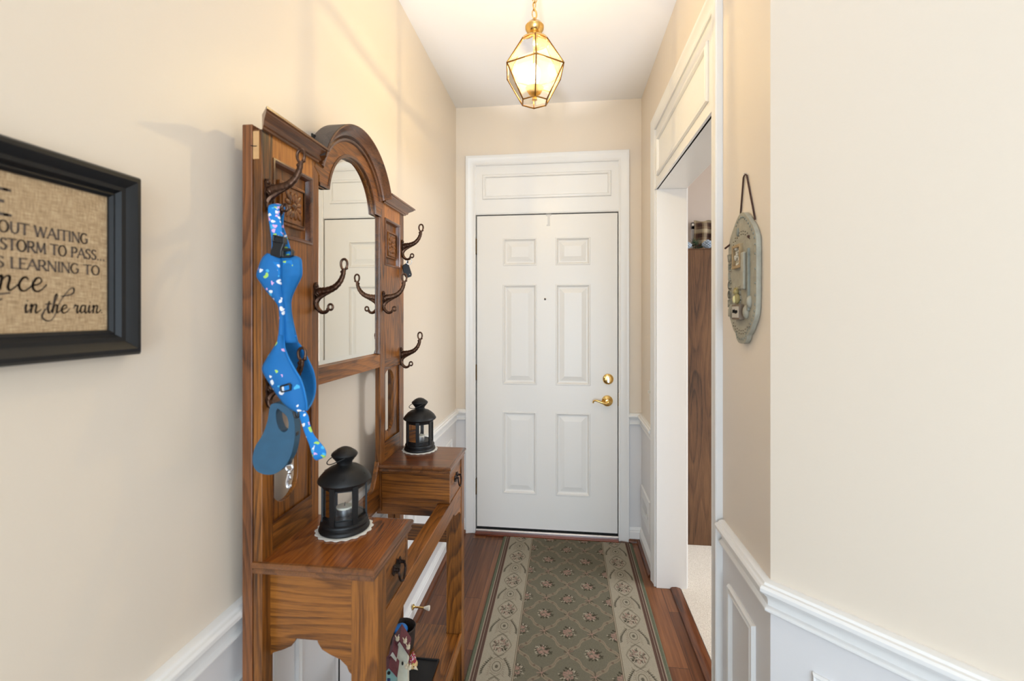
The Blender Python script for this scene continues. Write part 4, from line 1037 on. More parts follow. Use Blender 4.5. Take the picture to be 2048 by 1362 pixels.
# ------------------------------------------------------------------ lettering helper: drawn strokes with thick and thin lines
LET = {
 'A': (1.0, [((0, 0), (.5, 1), 0), ((.5, 1), (1, 0), 1), ((.2, .36), (.8, .36), 0)]), 'B': (.8, [((.1, 0), (.1, 1), 1)] + [((.1 + .0, .52), (.5, .52), 0), ((.1, 1), (.5, 1), 0), ((.1, 0), (.5, 0), 0), ((.5, 1), (.72, .88), 1), ((.72, .88), (.72, .64), 1), ((.72, .64), (.5, .52), 1), ((.5, .52), (.78, .4), 1), ((.78, .4), (.78, .12), 1), ((.78, .12), (.5, 0), 1)]),
 'C': (.9, 'C'), 'O': (1.05, 'O'), 'G': (1.0, 'G'), 'S': (.72, 'S'), 'U': (.95, 'U'), 'D': (.95, 'D'),
 'E': (.72, [((.1, 0), (.1, 1), 1), ((.1, 1), (.68, 1), 0), ((.1, .52), (.56, .52), 0), ((.1, 0), (.70, 0), 0)]), 'F': (.7, [((.1, 0), (.1, 1), 1), ((.1, 1), (.68, 1), 0), ((.1, .52), (.56, .52), 0)]),
 'H': (.95, [((.1, 0), (.1, 1), 1), ((.85, 0), (.85, 1), 1), ((.1, .52), (.85, .52), 0)]), 'I': (.32, [((.16, 0), (.16, 1), 1)]),
 'L': (.7, [((.1, 0), (.1, 1), 1), ((.1, 0), (.66, 0), 0)]), 'M': (1.15, [((.1, 0), (.15, 1), 0), ((.15, 1), (.58, .1), 1), ((.58, .1), (1.0, 1), 0), ((1.0, 1), (1.05, 0), 1)]),
 'N': (1.0, [((.1, 0), (.1, 1), 0), ((.1, 1), (.88, 0), 1), ((.88, 0), (.88, 1), 0)]), 'P': (.75, [((.1, 0), (.1, 1), 1), ((.1, 1), (.5, 1), 0), ((.5, 1), (.7, .86), 1), ((.7, .86), (.7, .62), 1), ((.7, .62), (.5, .48), 1), ((.5, .48), (.1, .48), 0)]),
 'R': (.88, [((.1, 0), (.1, 1), 1), ((.1, 1), (.5, 1), 0), ((.5, 1), (.7, .86), 1), ((.7, .86), (.7, .62), 1), ((.7, .62), (.5, .48), 1), ((.5, .48), (.1, .48), 0), ((.4, .48), (.88, 0), 1)]),
 'T': (.85, [((.42, 0), (.42, 1), 1), ((.02, 1), (.82, 1), 0)]), 'W': (1.35, [((0, 1), (.35, 0), 1), ((.35, 0), (.66, .95), 0), ((.66, .95), (1.0, 0), 1), ((1.0, 0), (1.33, 1), 0)]),
 'V': (.95, [((0, 1), (.47, 0), 1), ((.47, 0), (.93, 1), 0)]), "'": (.25, [((.12, 1), (.1, .76), 1)]), '.': (.34, [((.12, .02), (.16, .04), 1)]), ' ': (.42, [])}
def arcpts(cx, cy, rx, ry, a0, a1, n=14):
    return [(cx + rx * math.cos(math.radians(a0 + (a1 - a0) * i / n)), cy + ry * math.sin(math.radians(a0 + (a1 - a0) * i / n))) for i in range(n + 1)]
CUR = {'O': [arcpts(.5, .5, .46, .52, 0, 360, 28)], 'C': [arcpts(.5, .5, .46, .52, 48, 312, 22)], 'G': [arcpts(.5, .5, .46, .52, 48, 318, 22), [(.86, .18), (.86, .46), (.62, .46)]],
       'S': [[(.62, .86), (.5, .98), (.3, 1.0), (.12, .88), (.10, .70), (.24, .58), (.46, .48), (.62, .36), (.62, .16), (.46, .01), (.24, 0), (.06, .14)]],
       'U': [[(.1, 1), (.1, .35), (.2, .08), (.45, -.02), (.70, .08), (.82, .35), (.82, 1)]], 'D': [[(.1, 0), (.1, 1), (.45, 1), (.75, .85), (.88, .5), (.75, .15), (.45, 0), (.1, 0)]]}
def stroke_quad(mb, a, b, wa, mp, d0, d1):
    a, b = Vector(a), Vector(b); t = (b - a)
    if t.length < 1e-9: return
    t.normalize(); n = Vector((-t.y, t.x)) * wa / 2; e = t * wa * .25
    vs = [mp(*p, d) for d in (d0, d1) for p in (a - e - n, b + e - n, b + e + n, a - e + n)]
    mb.add(vs, [(3, 2, 1, 0), (4, 5, 6, 7), (0, 1, 5, 4), (1, 2, 6, 5), (2, 3, 7, 6), (3, 0, 4, 7)])
def letter(mb, ch, u, v, cap, mp, d0, d1, thick=.15, thin=.075, serif=True, cond=1.0):
    wd, st = LET[ch]
    S_ = lambda p: (u + p[0] * cap * cond, v + p[1] * cap)
    if isinstance(st, str):
        for line in CUR[ch]:
            for a, b in zip(line, line[1:]):
                dx, dy = abs(b[0] - a[0]), abs(b[1] - a[1]); wt = thin + (thick - thin) * dy / (dx + dy + 1e-9)
                stroke_quad(mb, S_(a), S_(b), wt * cap, mp, d0, d1)
    else:
        for a, b, k_ in st:
            stroke_quad(mb, S_(a), S_(b), (thick if k_ else thin) * cap, mp, d0, d1)
        if serif:
            ends = {p for a, b, k_ in st for p in (a, b) if p[1] in (0, 1) and ch not in 'AWMVN' or (p[1] in (0, 1) and p[0] in (0, 1, .1, .88, 1.33, 1.05))}
            for p in ends:
                stroke_quad(mb, S_((p[0] - .11, p[1])), S_((p[0] + .11, p[1])), thin * cap * .8, mp, d0, d1)
    return wd * cap * cond
def word_width(s_, cap, gap, cond=1.0): return sum(LET[c][0] * cap * cond + gap for c in s_) - gap
def words(mb, s_, u_end, v, cap, gap, mp, d0, d1, width=None, **kw):
    cond = kw.pop('cond', 1.0)
    w_ = word_width(s_, cap, gap, cond)
    u = u_end - w_
    for c in s_:
        u += letter(mb, c, u, v, cap, mp, d0, d1, cond=cond, **kw) + gap
def script(mb, lines, u0, v0, sc, mp, d0, d1, wmax, wmin):
    """handwritten strokes: broad on the way down, fine on the way up"""
    for ln in lines:
        p = smooth_path([Vector((a, b, 0)) for a, b in ln], 6)
        for a, b in zip(p, p[1:]):
            d = (b - a); k_ = .5 - .5 * d.y / (d.length + 1e-9)
            stroke_quad(mb, (u0 + a.x * sc, v0 + a.y * sc), (u0 + b.x * sc, v0 + b.y * sc), wmin + (wmax - wmin) * k_, mp, d0, d1)
# glyphs of the running hand: pen strokes, x-height 1
SCR = {'n': (1.15, [[(0, .75), (.12, .98), (.2, .9), (.14, .4), (.08, 0)], [(.1, .35), (.3, .8), (.55, 1.0), (.66, .85), (.58, .4), (.56, .12), (.68, -.02), (.95, .2), (1.15, .42)]]),
       'c': (.85, [[(.62, .8), (.5, .98), (.25, .85), (.06, .42), (.14, .06), (.38, -.02), (.65, .16), (.85, .4)]]),
       'e': (.9, [[(.08, .42), (.4, .5), (.62, .74), (.52, .98), (.28, .92), (.06, .5), (.12, .08), (.38, -.03), (.66, .15), (.95, .5)]]),
       'a': (1.0, [[(.66, .82), (.46, 1.0), (.18, .82), (.04, .38), (.14, .04), (.36, .08), (.6, .45), (.7, .95)], [(.7, .95), (.62, .4), (.64, .08), (.78, -.02), (1.0, .3)]]),
       'd': (1.1, [[(.66, .82), (.46, 1.0), (.18, .82), (.04, .38), (.14, .04), (.36, .08), (.6, .45), (.78, 1.2), (.9, 1.9)], [(.9, 1.9), (.7, .9), (.66, .2), (.8, 0), (1.1, .3)]]),
       'i': (.55, [[(0, .5), (.18, .98), (.12, .3), (.2, 0), (.55, .4)], [(.25, 1.35), (.3, 1.45)]]), 't': (.6, [[(.0, .4), (.3, 1.4), (.2, .5), (.22, .05), (.36, 0), (.6, .4)], [(-.1, 1.02), (.55, 1.12)]]),
       'h': (1.05, [[(.0, .3), (.3, 1.2), (.62, 2.1), (.5, 2.3), (.34, 1.9), (.14, .7), (.06, 0)], [(.08, .3), (.3, .8), (.52, .98), (.6, .8), (.54, .2), (.66, 0), (1.05, .4)]]),
       'r': (.75, [[(0, .6), (.16, 1.05), (.26, .88), (.5, .92), (.4, .5), (.38, .1), (.5, 0), (.75, .4)]]), ' ': (.55, []), '.': (.3, [[(.05, .02), (.1, .06)]])}
def hand(mb, s_, u0, v0, sc, mp, d0, d1, wmax, wmin):
    u = u0
    for ch in s_:
        wd, lines = SCR[ch]; script(mb, lines, u, v0, sc, mp, d0, d1, wmax, wmin); u += wd * sc
    return u

# ------------------------------------------------------------------ framed burlap saying on the wall beside the camera
fr = thing('framed_saying', 'black framed burlap print with a printed saying on the wall before the hall tree', 'framed print', (XL, .495, 1.364))
blkfr = mat('black_satin_frame', (17, 18, 20), .45, spec=.35, noise=.12)
FY0, FY1, FZ0, FZ1 = .325, .664, 1.3645, 1.649
FP = [(0, 0), (0, .024), (.004, .030), (.010, .031), (.016, .027), (.022, .022), (.028, .021), (.033, .015), (.036, .016), (.040, .012), (.0405, 0)]
MB().sweep([(FY0, FZ0), (FY1, FZ0), (FY1, FZ1), (FY0, FZ1)], FP, YZ(XL + .001, 1), closed=True).build('frame', blkfr, fr, smooth=30)
def burlap():
    k = N('burlap'); tc = k.n('ShaderNodeTexCoord')
    s1 = []
    for ax in (1, 2):
        mp = k.n('ShaderNodeMapping'); mp.inputs['Scale'].default_value = (1, 1100 if ax == 1 else 60, 1100 if ax == 2 else 60); k.l(tc.outputs['Object'], mp.inputs['Vector'])
        nz = k.n('ShaderNodeTexNoise', i_Scale=1.0, i_Detail=2.0); k.l(mp.outputs[0], nz.inputs['Vector']); s1.append(nz.outputs['Fac'])
    f = k.math('MULTIPLY', k.math('ADD', s1[0], s1[1]), .5)
    r = k.ramp(f, [(.32, lin((132, 106, 76))), (.5, lin((180, 152, 116))), (.68, lin((214, 190, 154)))])
    k.l(r.outputs[0], k.b.inputs['Base Color']); k.b.inputs['Roughness'].default_value = .9; k.bump(f, .4, .001); return k.m
MB().box(XL + .004, XL + .010, FY0 + .03, FY1 - .03, FZ0 + .03, FZ1 - .03).build('burlap', burlap(), fr)
ink = mat('dark_brown_ink', (88, 76, 68), .85)
mb = MB(); LM = YZ(XL + .0100, 1)
words(mb, 'LIFE', .4985, 1.5545, .0315, .0040, LM, -.001, .0004, thick=.21, thin=.12)
words(mb, "ISN'T ABOUT WAITING", .5955, 1.5327, .0140, .0012, LM, -.001, .0004, thick=.17, thin=.10, cond=.745)
words(mb, 'FOR THE STORM TO PASS...', .6205, 1.5108, .0140, .0009, LM, -.001, .0004, thick=.17, thin=.10, cond=.72)
words(mb, "IT'S LEARNING TO", .6125, 1.4880, .0135, .0010, LM, -.001, .0004, thick=.17, thin=.10, cond=.84)
hand(mb, 'dance', .4505, 1.4600, .0180, LM, -.001, .0004, .0027, .0015)
hand(mb, 'in the rain.', .5160, 1.4310, .0112, LM, -.001, .0004, .0021, .0011)
script(mb, [[(.02, 0), (.0, -.004), (.004, -.010), (.012, -.008)]], .480, 1.4560, 1.0, LM, -.001, .0004, .0026, .0014)
script(mb, [[(0, 0), (-.004, -.010), (.002, -.016), (.010, -.012), (.018, .010), (.030, .028), (.036, .030), (.034, .022), (.020, .018)]], .5400, 1.4360, 1.0, LM, -.001, .0004, .0020, .0010)
mb.build('lettering', ink, fr)

# ------------------------------------------------------------------ WELCOME plaque hanging by the side opening
PX = XR
pq = thing('welcome_plaque', 'grey green resin WELCOME plaque hanging by a brown cord beside the side opening', 'plaque', (PX, 1.275, 1.35))
stone = mat('sage_resin', (160, 156, 141), .75, noise=.12, nscale=45, bump=.5, bscale=160)
stone_d = mat('sage_resin_darker', (132, 134, 124), .75, noise=.15, nscale=45, bump=.4, bscale=160)
PYc, PZc = 1.272, 1.522
PMAP = lambda u, v, d: (PX + .003 - d, PYc + u, PZc + v)     # u towards the front door
rngp = random.Random(3)
def plaque_outline(s_=1.0):
    half = [(0, -.172), (.020, -.170), (.034, -.160), (.040, -.148), (.056, -.138), (.070, -.122), (.084, -.104), (.092, -.084), (.095, -.05), (.096, 0), (.096, .06), (.094, .095), (.084, .116), (.068, .134), (.050, .150), (.032, .164), (.016, .173), (0, .176)]
    pts = half + [(-a, b) for a, b in reversed(half[1:-1])]
    sm = smooth_path([Vector((a, b, 0)) for a, b in pts], 3, True)
    return [(v.x * s_, v.y * s_) for v in sm]
slabm = MB().prism(plaque_outline(), .0045, .016, PMAP)
slabm.cur = 1
for sgn, v0 in ((1, .098), (-1, -.118)):
    for row in (0, 1):
        for i in range(9):
            t = -1 + 2 * i / 8
            slabm.ball(PMAP(.055 * t, v0 + sgn * (.020 * (1 - t * t)) + row * .008 * sgn, .0162), .0016, .0032, .0016, 6, 4)
slabm.cur = 2; ol = plaque_outline(.93)
for i in range(0, len(ol), 2):
    a, b = ol[i]
    if a < .04: slabm.ball(PMAP(a, b, .0150), .0034, .0042 * rngp.uniform(.7, 1.2), .0042 * rngp.uniform(.7, 1.2), 7, 5)
slabm.build('slab', [stone, mat('stitch_dark', (104, 96, 82), .8), stone_d], pq, bevel=.004, smooth=40)
cordm = mat('brown_suede_cord', (74, 46, 36), .85)
mb = MB().tube([PMAP(.040, .150, .0055), PMAP(.012, .272, .006), PMAP(0, .278, .007), PMAP(-.010, .272, .006), PMAP(-.062, .145, .0055)], .0022, 6)
mb.tube([PMAP(.084, .108, .010), PMAP(.086, .100, .020), PMAP(.094, .094, .026)], .0026, 6).ball(PMAP(-.052, .104, .0165), .0045, seg=8, rings=6)
mb.build('cord', cordm, pq, smooth=True)
MB().lathe([(.0001, .0), (.003, 0), (.003, .006), (.0001, .007)], (PX, PYc, PZc + .279), 10, (-1, 0, 0), cap=False).build('nail', chrome, pq)
MIR = lambda u, v, d: PMAP(-u, v, d)                          # reading from the hall: left is towards the door
mb = MB(); v = .074
for ch in 'WELCOME':
    cap = .0185; wd = LET[ch][0] * cap * .95
    letter(mb, ch, -.0785 - wd / 2, v - cap, cap, MIR, .012, .0205, thick=.22, thin=.17, serif=False, cond=.95); v -= .0258
mb.build('lettering', stone, pq)
mb = MB().sweep([(-.010, .030), (.050, .030), (.050, .094), (-.010, .094)], [(0, 0), (0, .009), (.008, .009), (.008, 0)], lambda u, v, d: PMAP(u, v, d + .014), closed=True)
mb.build('window_frame', mat('tan_wood_frame', (164, 140, 104), .7, noise=.2), pq, bevel=.001)
mb = MB()
for k in range(16): mb.ball(PMAP(rngp.uniform(.0, .040), rngp.uniform(.038, .086), .017), .004, rngp.uniform(.003, .007), rngp.uniform(.003, .006), 8, 5)
mb.build('window_flowers', mat('pale_relief', (208, 204, 192), .8, bump=.4), pq, smooth=True)
mb = MB().box(*sorted((PMAP(0, 0, .014)[0], PMAP(0, 0, .022)[0])), PYc - .058, PYc - .050, PZc - .085, PZc + .075)
mb.build('porch_post', stone_d, pq, bevel=.002)
mb = MB().box(*sorted((PMAP(0, 0, .014)[0], PMAP(0, 0, .026)[0])), PYc - .040, PYc - .018, PZc - .030, PZc + .068)
mb.build('chimney', stone, pq, bevel=.004)
mb = MB()
for i in range(3):
    for j in range(5): mb.box(*sorted((PMAP(0, 0, .013)[0], PMAP(0, 0, .0195)[0])), PYc + .000 + i * .016 + (j % 2) * .004, PYc + .014 + i * .016 + (j % 2) * .004, PZc - .082 + j * .0135, PZc - .071 + j * .0135)
mb.build('stone_wall', stone, pq, bevel=.002)
mb = MB().ball(PMAP(.008, -.052, .024), .008, .010, .014).ball(PMAP(.010, -.034, .026), .007, .008, .008).ball(PMAP(.003, -.026, .026), .003, .003, .004).ball(PMAP(.017, -.026, .026), .003, .003, .004)
mb.build('little_animal', mat('ochre_relief', (158, 142, 92), .75, noise=.25), pq, smooth=True)
MB().ball(PMAP(.008, -.054, .031), .004, .005, .010).build('animal_belly', mat('pale_belly', (218, 206, 150), .8), pq, smooth=True)
mb = MB().box(*sorted((PMAP(0, 0, .014)[0], PMAP(0, 0, .028)[0])), PYc - .020, PYc + .036, PZc - .108, PZc - .068)
sg = mb.build('little_sign', mat('brown_sign_frame', (120, 104, 88), .75, noise=.2), pq, bevel=.0015)
MB().box(*sorted((PMAP(0, 0, .027)[0], PMAP(0, 0, .0288)[0])), PYc - .015, PYc + .031, PZc - .103, PZc - .073).build('sign_face', mat('sign_grey', (190, 184, 174), .8), sg)
mb = MB(); script(mb, [[(-.018, .000), (-.016, .008), (-.013, .001), (-.010, .007), (-.007, .000), (-.004, .009), (-.002, .000), (.002, .006), (.004, -.002), (.007, .006), (.010, -.001), (.013, .006), (.016, .001)]], -.008, -.090, 1.0, MIR, .0285, .0296, .0028, .0018)
mb.build('sign_scribble', M['black'], sg)
for c, r in (((.066, -.085), (.012, .020)), ((-.038, -.088), (.013, .018)), ((-.060, -.062), (.008, .016))): MB().ball(PMAP(c[0], c[1], .017), .009, r[0], r[1], 10, 7).build('shrub', stone, pq, smooth=True)
MB().ball(PMAP(.022, .128, .017), .004, .008, .012).build('heart', stone_d, pq, smooth=True)

# ------------------------------------------------------------------ small wall fittings
whp = mat('white_plastic', (232, 228, 220), .35)
sw = thing('light_switch', 'white toggle light switch beside the casing of the side opening', 'light switch', (XR, 2.60, .935))
MB().box(XR - .006, XR, 2.563, 2.633, .937, 1.052).build('plate', whp, sw, bevel=.003)
MB().box(XR - .020, XR - .004, 2.593, 2.603, .985, 1.002).build('toggle', whp, sw, bevel=.002)
vt = thing('wall_register', 'white wall register with a grey louvred opening low beside the front door', 'vent', (XR, 2.78, .185))
mb = MB().sweep([(2.625, .188), (2.905, .188), (2.905, .368), (2.625, .368)], [(0, 0), (0, .004), (.004, .009), (.055, .010), (.055, 0)], YZ(XR, -1), closed=True)
mb.build('cover', M['trim'], vt, smooth=30)
MB().box(XR - .003, XR - .001, 2.675, 2.855, .240, .316).build('damper', mat('damper_grey', (92, 90, 90), .5, .4), vt)
mb = MB()
for i in range(12): mb.box(XR - .008, XR - .003, 2.684 + i * .0145, 2.687 + i * .0145, .240, .316)
mb.build('louvres', M['trim'], vt)
MB().box(XR - .018, XR - .008, 2.660, 2.668, .268, .285).build('lever', whp, vt, bevel=.001)
ds = thing('door_stop', 'brass door stop with a white rubber tip on the baseboard behind the hall tree', 'door stop', (XL + .014, 2.035, .06))
MB().lathe([(.0001, 0), (.012, 0), (.012, .003), (.006, .006), (.0042, .010), (.0040, .055), (.0001, .056)], (XL + .0141, 2.035, .075), 16, (1, 0, 0), cap=False).build('rod', brass, ds, smooth=40)
MB().lathe([(.0001, .052), (.0045, .052), (.0065, .058), (.0115, .073), (.0115, .078), (.0001, .080)], (XL + .0141, 2.035, .075), 16, (1, 0, 0), cap=False).build('rubber_tip', mat('white_rubber', (232, 226, 212), .6), ds, smooth=40)
tag(MB().tube(smooth_path([(XL + .010, 1.346, .50), (XL + .011, 1.347, .36), (XL + .010, 1.349, .22), (XL + .012, 1.352, .10), (XL + .024, 1.36, .0225)], 6), .0022, 6).build('power_cord', plastic, smooth=True), 'thin black power cord hanging down the wall behind the hall tree', 'cord')
k = N('clear_plastic'); t_ = k.n('ShaderNodeBsdfTransparent'); m_ = k.n('ShaderNodeMixShader'); m_.inputs[0].default_value = .2; k.l(t_.outputs[0], m_.inputs[1]); k.l(k.b.outputs[0], m_.inputs[2]); k.l(m_.outputs[0], k.out.inputs['Surface'])
wh = MB().prism([(0, 0), (.012, 0), (.012, .062), (.02, .066), (.02, .080), (-.014, .080), (-.014, .066), (-.004, .062), (-.004, .012), (-.010, .008), (-.010, 0)], 0, .003, lambda u, v, d: (-.104 + u, YB - .0035 + d, 1.992 + v))
tag(wh.build('wreath_hanger', k.m, bevel=.001), 'clear plastic wreath hanger over the top edge of the front door', 'hanger')

# ------------------------------------------------------------------ things on the hall tree shelf
SH = .2085
tag(MB().box(-.585, -.437, 1.392, 1.560, SH, SH + .003).sweep([(-.585, 1.392), (-.437, 1.392), (-.437, 1.560), (-.585, 1.560)], [(0, 0), (0, .007), (.005, .007), (.005, 0)], lambda u, v, d: (u, v, SH + d), closed=True).build('drip_tray', mat('black_tray', (12, 12, 13), .6)), 'black drip tray lying on the lower shelf of the hall tree', 'tray')
bk = thing('basket', 'small dark round basket at the back of the lower shelf', 'basket', (-.590, 1.610, SH))
MB().lathe([(.0001, .0), (.040, 0), (.045, .035), (.047, .066), (.049, .074), (.046, .077), (.043, .07), (.041, .035), (.036, .006), (.0001, .006)], (-.590, 1.610, SH), 28, cap=False).build('bowl', mat('dark_wicker', (44, 32, 24), .8, noise=.5, nscale=220, bump=.8), bk, smooth=40)
tag(MB().ball((-.594, 1.604, SH + .066), .026, .026, .020).build('ball', mat('bright_blue_rubber', (22, 104, 176), .5), smooth=True), 'bright blue ball in the dark basket on the lower shelf', 'ball')

fig = thing('birdhouse_figurine', 'painted resin cottage figurine with maroon roofs and birds on the lower shelf', 'figurine', (-.505, 1.315, SH))
teal = mat('teal_paint', (128, 164, 158), .7, noise=.15, bump=.4); whit = mat('cream_paint', (216, 212, 194), .7, noise=.12, bump=.4)
maroon = mat('maroon_shingles', (98, 42, 50), .7, noise=.25, bump=.5, bscale=300); tanm = mat('tan_paint', (206, 170, 118), .7, noise=.15)
creamb = mat('cream_bird', (222, 206, 176), .7, noise=.1); navy = mat('navy_trim', (44, 50, 92), .6); greyb = mat('grey_path', (146, 140, 136), .8, noise=.2)
Z1 = 1.345
def G(zx, zy, f=Z1): return P(740 + zx / 7.4818, 1180 + zy / 7.4835, f)
FO = Vector(G(400, 1362)); 
base_c = (-.505, 1.330)
MB().lathe([(.0001, 0), (.062, 0), (.062, .012), (.056, .02), (.0001, .022)], (base_c[0], base_c[1], SH), 24, cap=False).build('plinth', greyb, fig, smooth=40)
def house(pl, pr, apex, f, depth, wallm, roofm, ov=.006, zb=SH + .018, name='house'):
    """gabled cottage: eave points and apex in detail-crop pixels, facing the hall end"""
    a, b, c = P(740 + pl[0] / 7.48, 1180 + pl[1] / 7.48, f), P(740 + pr[0] / 7.48, 1180 + pr[1] / 7.48, f), P(740 + apex[0] / 7.48, 1180 + apex[1] / 7.48, f)
    ze = (a.z + b.z) / 2; a.z = b.z = ze; c = Vector(((a.x + b.x) / 2, (a.y + b.y) / 2, c.z))
    back = Vector((-.25, .97, 0)) * depth; t = (b - a).normalized()
    lo = lambda p: Vector((p.x, p.y, zb))
    vs = [lo(a), lo(b), b, c, a]; vs += [p + back for p in vs]
    h = MB().add(vs, [(0, 1, 2, 3, 4), (9, 8, 7, 6, 5), (0, 1, 6, 5), (1, 2, 7, 6), (2, 3, 8, 7), (3, 4, 9, 8), (4, 0, 5, 9)]).build(name, wallm, fig)
    fwd = -back.normalized() * ov; up = Vector((0, 0, .006))
    e = .25
    aa, bb = a + (a - c) * e, b + (b - c) * e
    for q0, q1 in ((aa, c), (c, bb)):
        ring = [q0 + fwd, q1 + fwd, q1 + back - fwd, q0 + back - fwd]
        MB().add([p + Vector((0, 0, .0006)) for p in ring] + [p + up for p in ring], [(3, 2, 1, 0), (4, 5, 6, 7), (0, 1, 5, 4), (1, 2, 6, 5), (2, 3, 7, 6), (3, 0, 4, 7)]).build('roof', roofm, h)
    return h, a, b, c
h1, a1, b1, c1 = house((185, 1262), (385, 1262), (275, 1150), 1.300, .045, teal, maroon)
MB().lathe([(.0001, 0), (.0045, 0), (.0045, .002), (.0001, .002)], tuple(c1 + Vector((0, -.001, -.016))), 12, (.2, -1, 0), cap=False).build('entry_hole', M['black'], h1)
MB().box(c1.x - .004, c1.x + .004, c1.y - .003, c1.y - .001, c1.z - .048, c1.z - .032).build('tiny_window', navy, h1)
h2, a2, b2, c2 = house((330, 930), (560, 930), (440, 755), 1.375, .06, whit, maroon, name='tall_house')
MB().ball(tuple((a2 + b2) / 2 + Vector((.01, -.004, -.03))), .003, .002, .006, 8, 6).build('tiny_window', M['black'], h2)
h3, a3, b3, c3 = house((292, 985), (392, 985), (345, 905), 1.335, .03, whit, maroon, name='dormer')
def bird(zx, zy, f, k_):
    p = P(740 + zx / 7.48, 1180 + zy / 7.48, f)
    mb = MB().ball(tuple(p), .006, .005, .006, 10, 7).ball(tuple(p + Vector((.003, -.002, .007))), .0038, seg=10, rings=6)
    mb.tube([p + Vector((-.003, .001, .002)), p + Vector((-.008, .002, .010))], [.002, .001], 6).tube([p + Vector((.002, 0, .009)), p + Vector((.005, -.001, .016))], [.0015, .0007], 6)
    mb.build('bird', creamb, fig, smooth=True)
for zx, zy, f in ((412, 738, 1.372), (525, 770, 1.368), (572, 860, 1.340)): bird(zx, zy, f, 0)
hd = P(740 + 640 / 7.48, 1180 + 1105 / 7.48, 1.318)
hb = MB().ball(tuple(hd), .0145, .0130, .0125, 16, 10)
head = hb.build('head', tanm, fig, smooth=True)
MB().lathe([(.0001, 0), (.012, 0), (.0095, .010), (.005, .022), (.0001, .030)], tuple(hd + Vector((-.001, 0, .007))), 14, (.1, 0, 1), cap=False).build('hat', print_fabric('red_dotted_hat', (150, 40, 52), scale=240, cover=.34), head, smooth=40)
mb = MB()
for dx, dz in ((-.005, .003), (.007, .002)): mb.ball(tuple(hd + Vector((dx, -.0125, dz))), .0016, seg=8, rings=5)
mb.build('eyes', M['black'], head)
MB().lathe([(.0045, 0), (.0001, .012)], tuple(hd + Vector((.010, -.008, -.004))), 10, (.8, -.5, -.1)).build('beak', creamb, head)
MB().lathe([(.0001, 0), (.020, 0), (.022, .03), (.017, .06), (.008, .075), (.0001, .078)], (hd.x, hd.y + .004, SH + .02), 18, (0, 0, 1), cap=False).build('body', mat('blue_grey_coat', (116, 124, 146), .75, noise=.2), fig, smooth=40)
for zx, zy, f in ((548, 1150, 1.300), (592, 1165, 1.297)): bird(zx, zy, f, 1)

# ------------------------------------------------------------------ side room: cabinet, greenery, valance window
CO = 'x'
cabm = oak('walnut_veneer', 'z', (112, 79, 50), (88, 58, 35), (48, 30, 16), .5, .55, .05)
cb = thing('cabinet', 'tall dark oak cabinet standing on the carpet of the side room', 'cabinet', (1.04, 3.14, 0.004))
MB().box(.735, 1.34, 2.912, 3.40, .004, 1.824).build('side_panel', cabm, cb, bevel=.002)
MB().box(.735, 1.34, 2.908, 3.40, 1.824, 1.830).build('top', cabm, cb, bevel=.001)
vl = thing('valance', 'brown plaid ruffled window valance above the tall cabinet', 'valance', (1.35, 3.44, 1.86))
def plaid():
    k = N('brown_plaid'); tc = k.n('ShaderNodeTexCoord'); sp = k.n('ShaderNodeSeparateXYZ'); k.l(tc.outputs['Object'], sp.inputs[0])
    a = k.math('FRACT', k.math('MULTIPLY', sp.outputs['X'], 14.0)); b = k.math('FRACT', k.math('MULTIPLY', sp.outputs['Z'], 13.0))
    ra = k.ramp(a, [(0, lin((196, 180, 150))), (.35, lin((110, 84, 66))), (.5, lin((66, 46, 40))), (.85, lin((150, 130, 100)))], 'CONSTANT')
    rb = k.ramp(b, [(0, lin((206, 194, 164))), (.3, lin((120, 96, 76))), (.55, lin((70, 48, 42))), (.9, lin((170, 150, 120)))], 'CONSTANT')
    k.l(k.mix(.5, ra.outputs[0], rb.outputs[0]), k.b.inputs['Base Color']); k.b.inputs['Roughness'].default_value = .9; return k.m
pm = plaid(); rows = []
for j in range(9):
    t = j / 8; z = 2.10 - .26 * t; row = []
    for i in range(91):
        x = .935 + i * .0095
        amp = .012 + .018 * t; row.append((x, 3.43 - .02 * math.sin(math.pi * min(1, t * 2.2)) + amp * math.sin(x * 62 + .6 * math.sin(x * 23)), z + .007 * math.sin(x * 62) * (1 - t)))
    rows.append(row)
MB().grid(rows).build('ruffle', pm, vl, smooth=True, solid=.003)
MB().tube([(.92, 3.44, 2.075), (1.80, 3.44, 2.075)], .010, 10).build('rod', whp, vl)
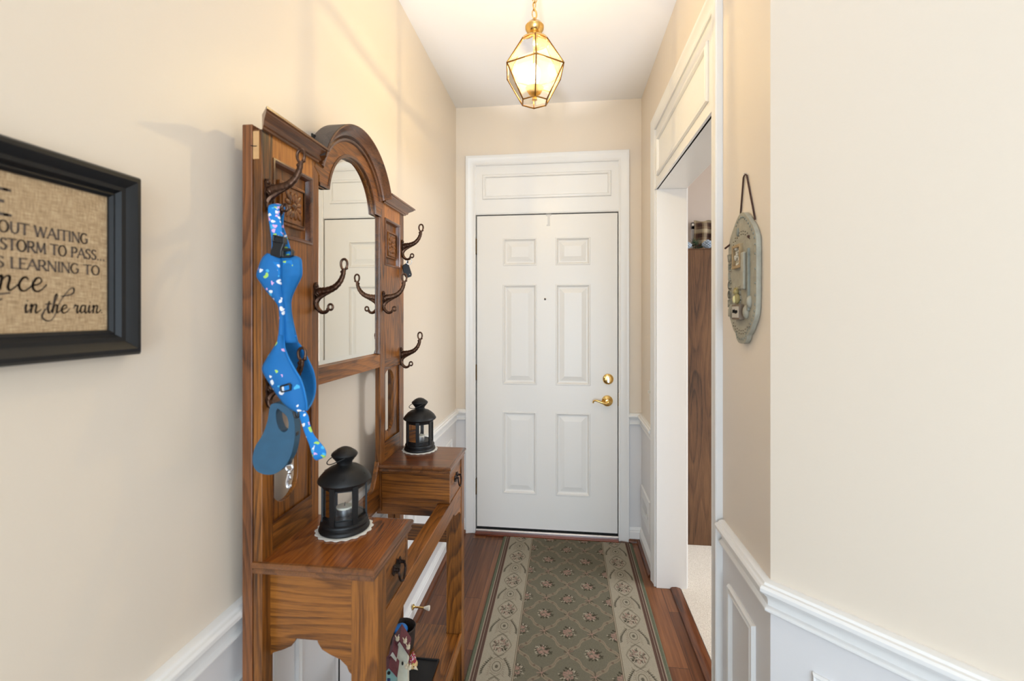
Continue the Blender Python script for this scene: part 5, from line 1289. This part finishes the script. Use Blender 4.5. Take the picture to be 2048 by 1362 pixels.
needle = mat('pine_green', (50, 74, 52), .8, noise=.3); frost = mat('frosted_blue', (178, 194, 212), .6, noise=.2, bump=.6, bscale=180)
gb = thing('pine_garland', 'frosted pine sprigs lying on top of the tall cabinet', 'greenery', (.85, 3.0, 1.830))
rr = random.Random(5)
for c0, d0 in (((.822, 2.990, 1.874), (.2, 1.1)), ((.775, 3.12, 1.854), (-.4, -1)), ((.86, 3.11, 1.854), (.7, -.5)), ((.77, 3.05, 1.854), (1, -.3))):
    mb = MB(); st = Vector(c0); dv = Vector((d0[0], d0[1], .25)).normalized()
    mb.tube([st - dv * .06, st + dv * .07], .0025, 6)
    for k_ in range(70):
        b0 = st + dv * rr.uniform(-.06, .07); d2 = (dv * rr.uniform(.2, .9) + Vector((rr.uniform(-1, 1), rr.uniform(-1, 1), rr.uniform(-.25, 1)))).normalized()
        e = b0 + d2 * rr.uniform(.022, .042); e.z = max(e.z, 1.832)
        mb.tube([b0, e], [.0013, .0006], 4)
    mb.build('sprig', needle, gb)
for x, y, r in ((.884, 2.950, .028), (.762, 2.944, .020)):
    mb = MB()
    for j in range(7):
        t = j / 6
        for i in range(9):
            a = 2 * math.pi * (i + .5 * (j % 2)) / 9; rad = r * math.sin(math.pi * (.15 + .8 * t))
            mb.ball((x + rad * math.cos(a), y + rad * math.sin(a), 1.8375 + 1.5 * r * t + .004), .0075, .0075, .0055, 6, 4)
    mb.ball((x, y, 1.832 + r * .9), r * .8, r * .8, r * .9, 12, 8)
    o = mb.build('pine_cone', frost, smooth=True)
    tag(o, 'frosted blue white pine cone below the plaid valance on the cabinet' if x > .8 else 'small frosted pine cone at the cabinet edge by the white jamb', 'pine cone', 'frosted pine cones on the cabinet')
# window of the side room behind the valance
mb = MB().box(.93, 1.80, 3.485, 3.50, .95, 1.0).box(.93, .99, 3.48, 3.50, .95, 2.1).box(1.74, 1.80, 3.48, 3.50, .95, 2.1).box(.93, 1.80, 3.48, 3.50, 2.05, 2.1).box(.99, 1.74, 3.487, 3.50, 1.52, 1.55)
win = struct(mb.build('window_1', M['trim'], bevel=.002), 'white window of the side room')
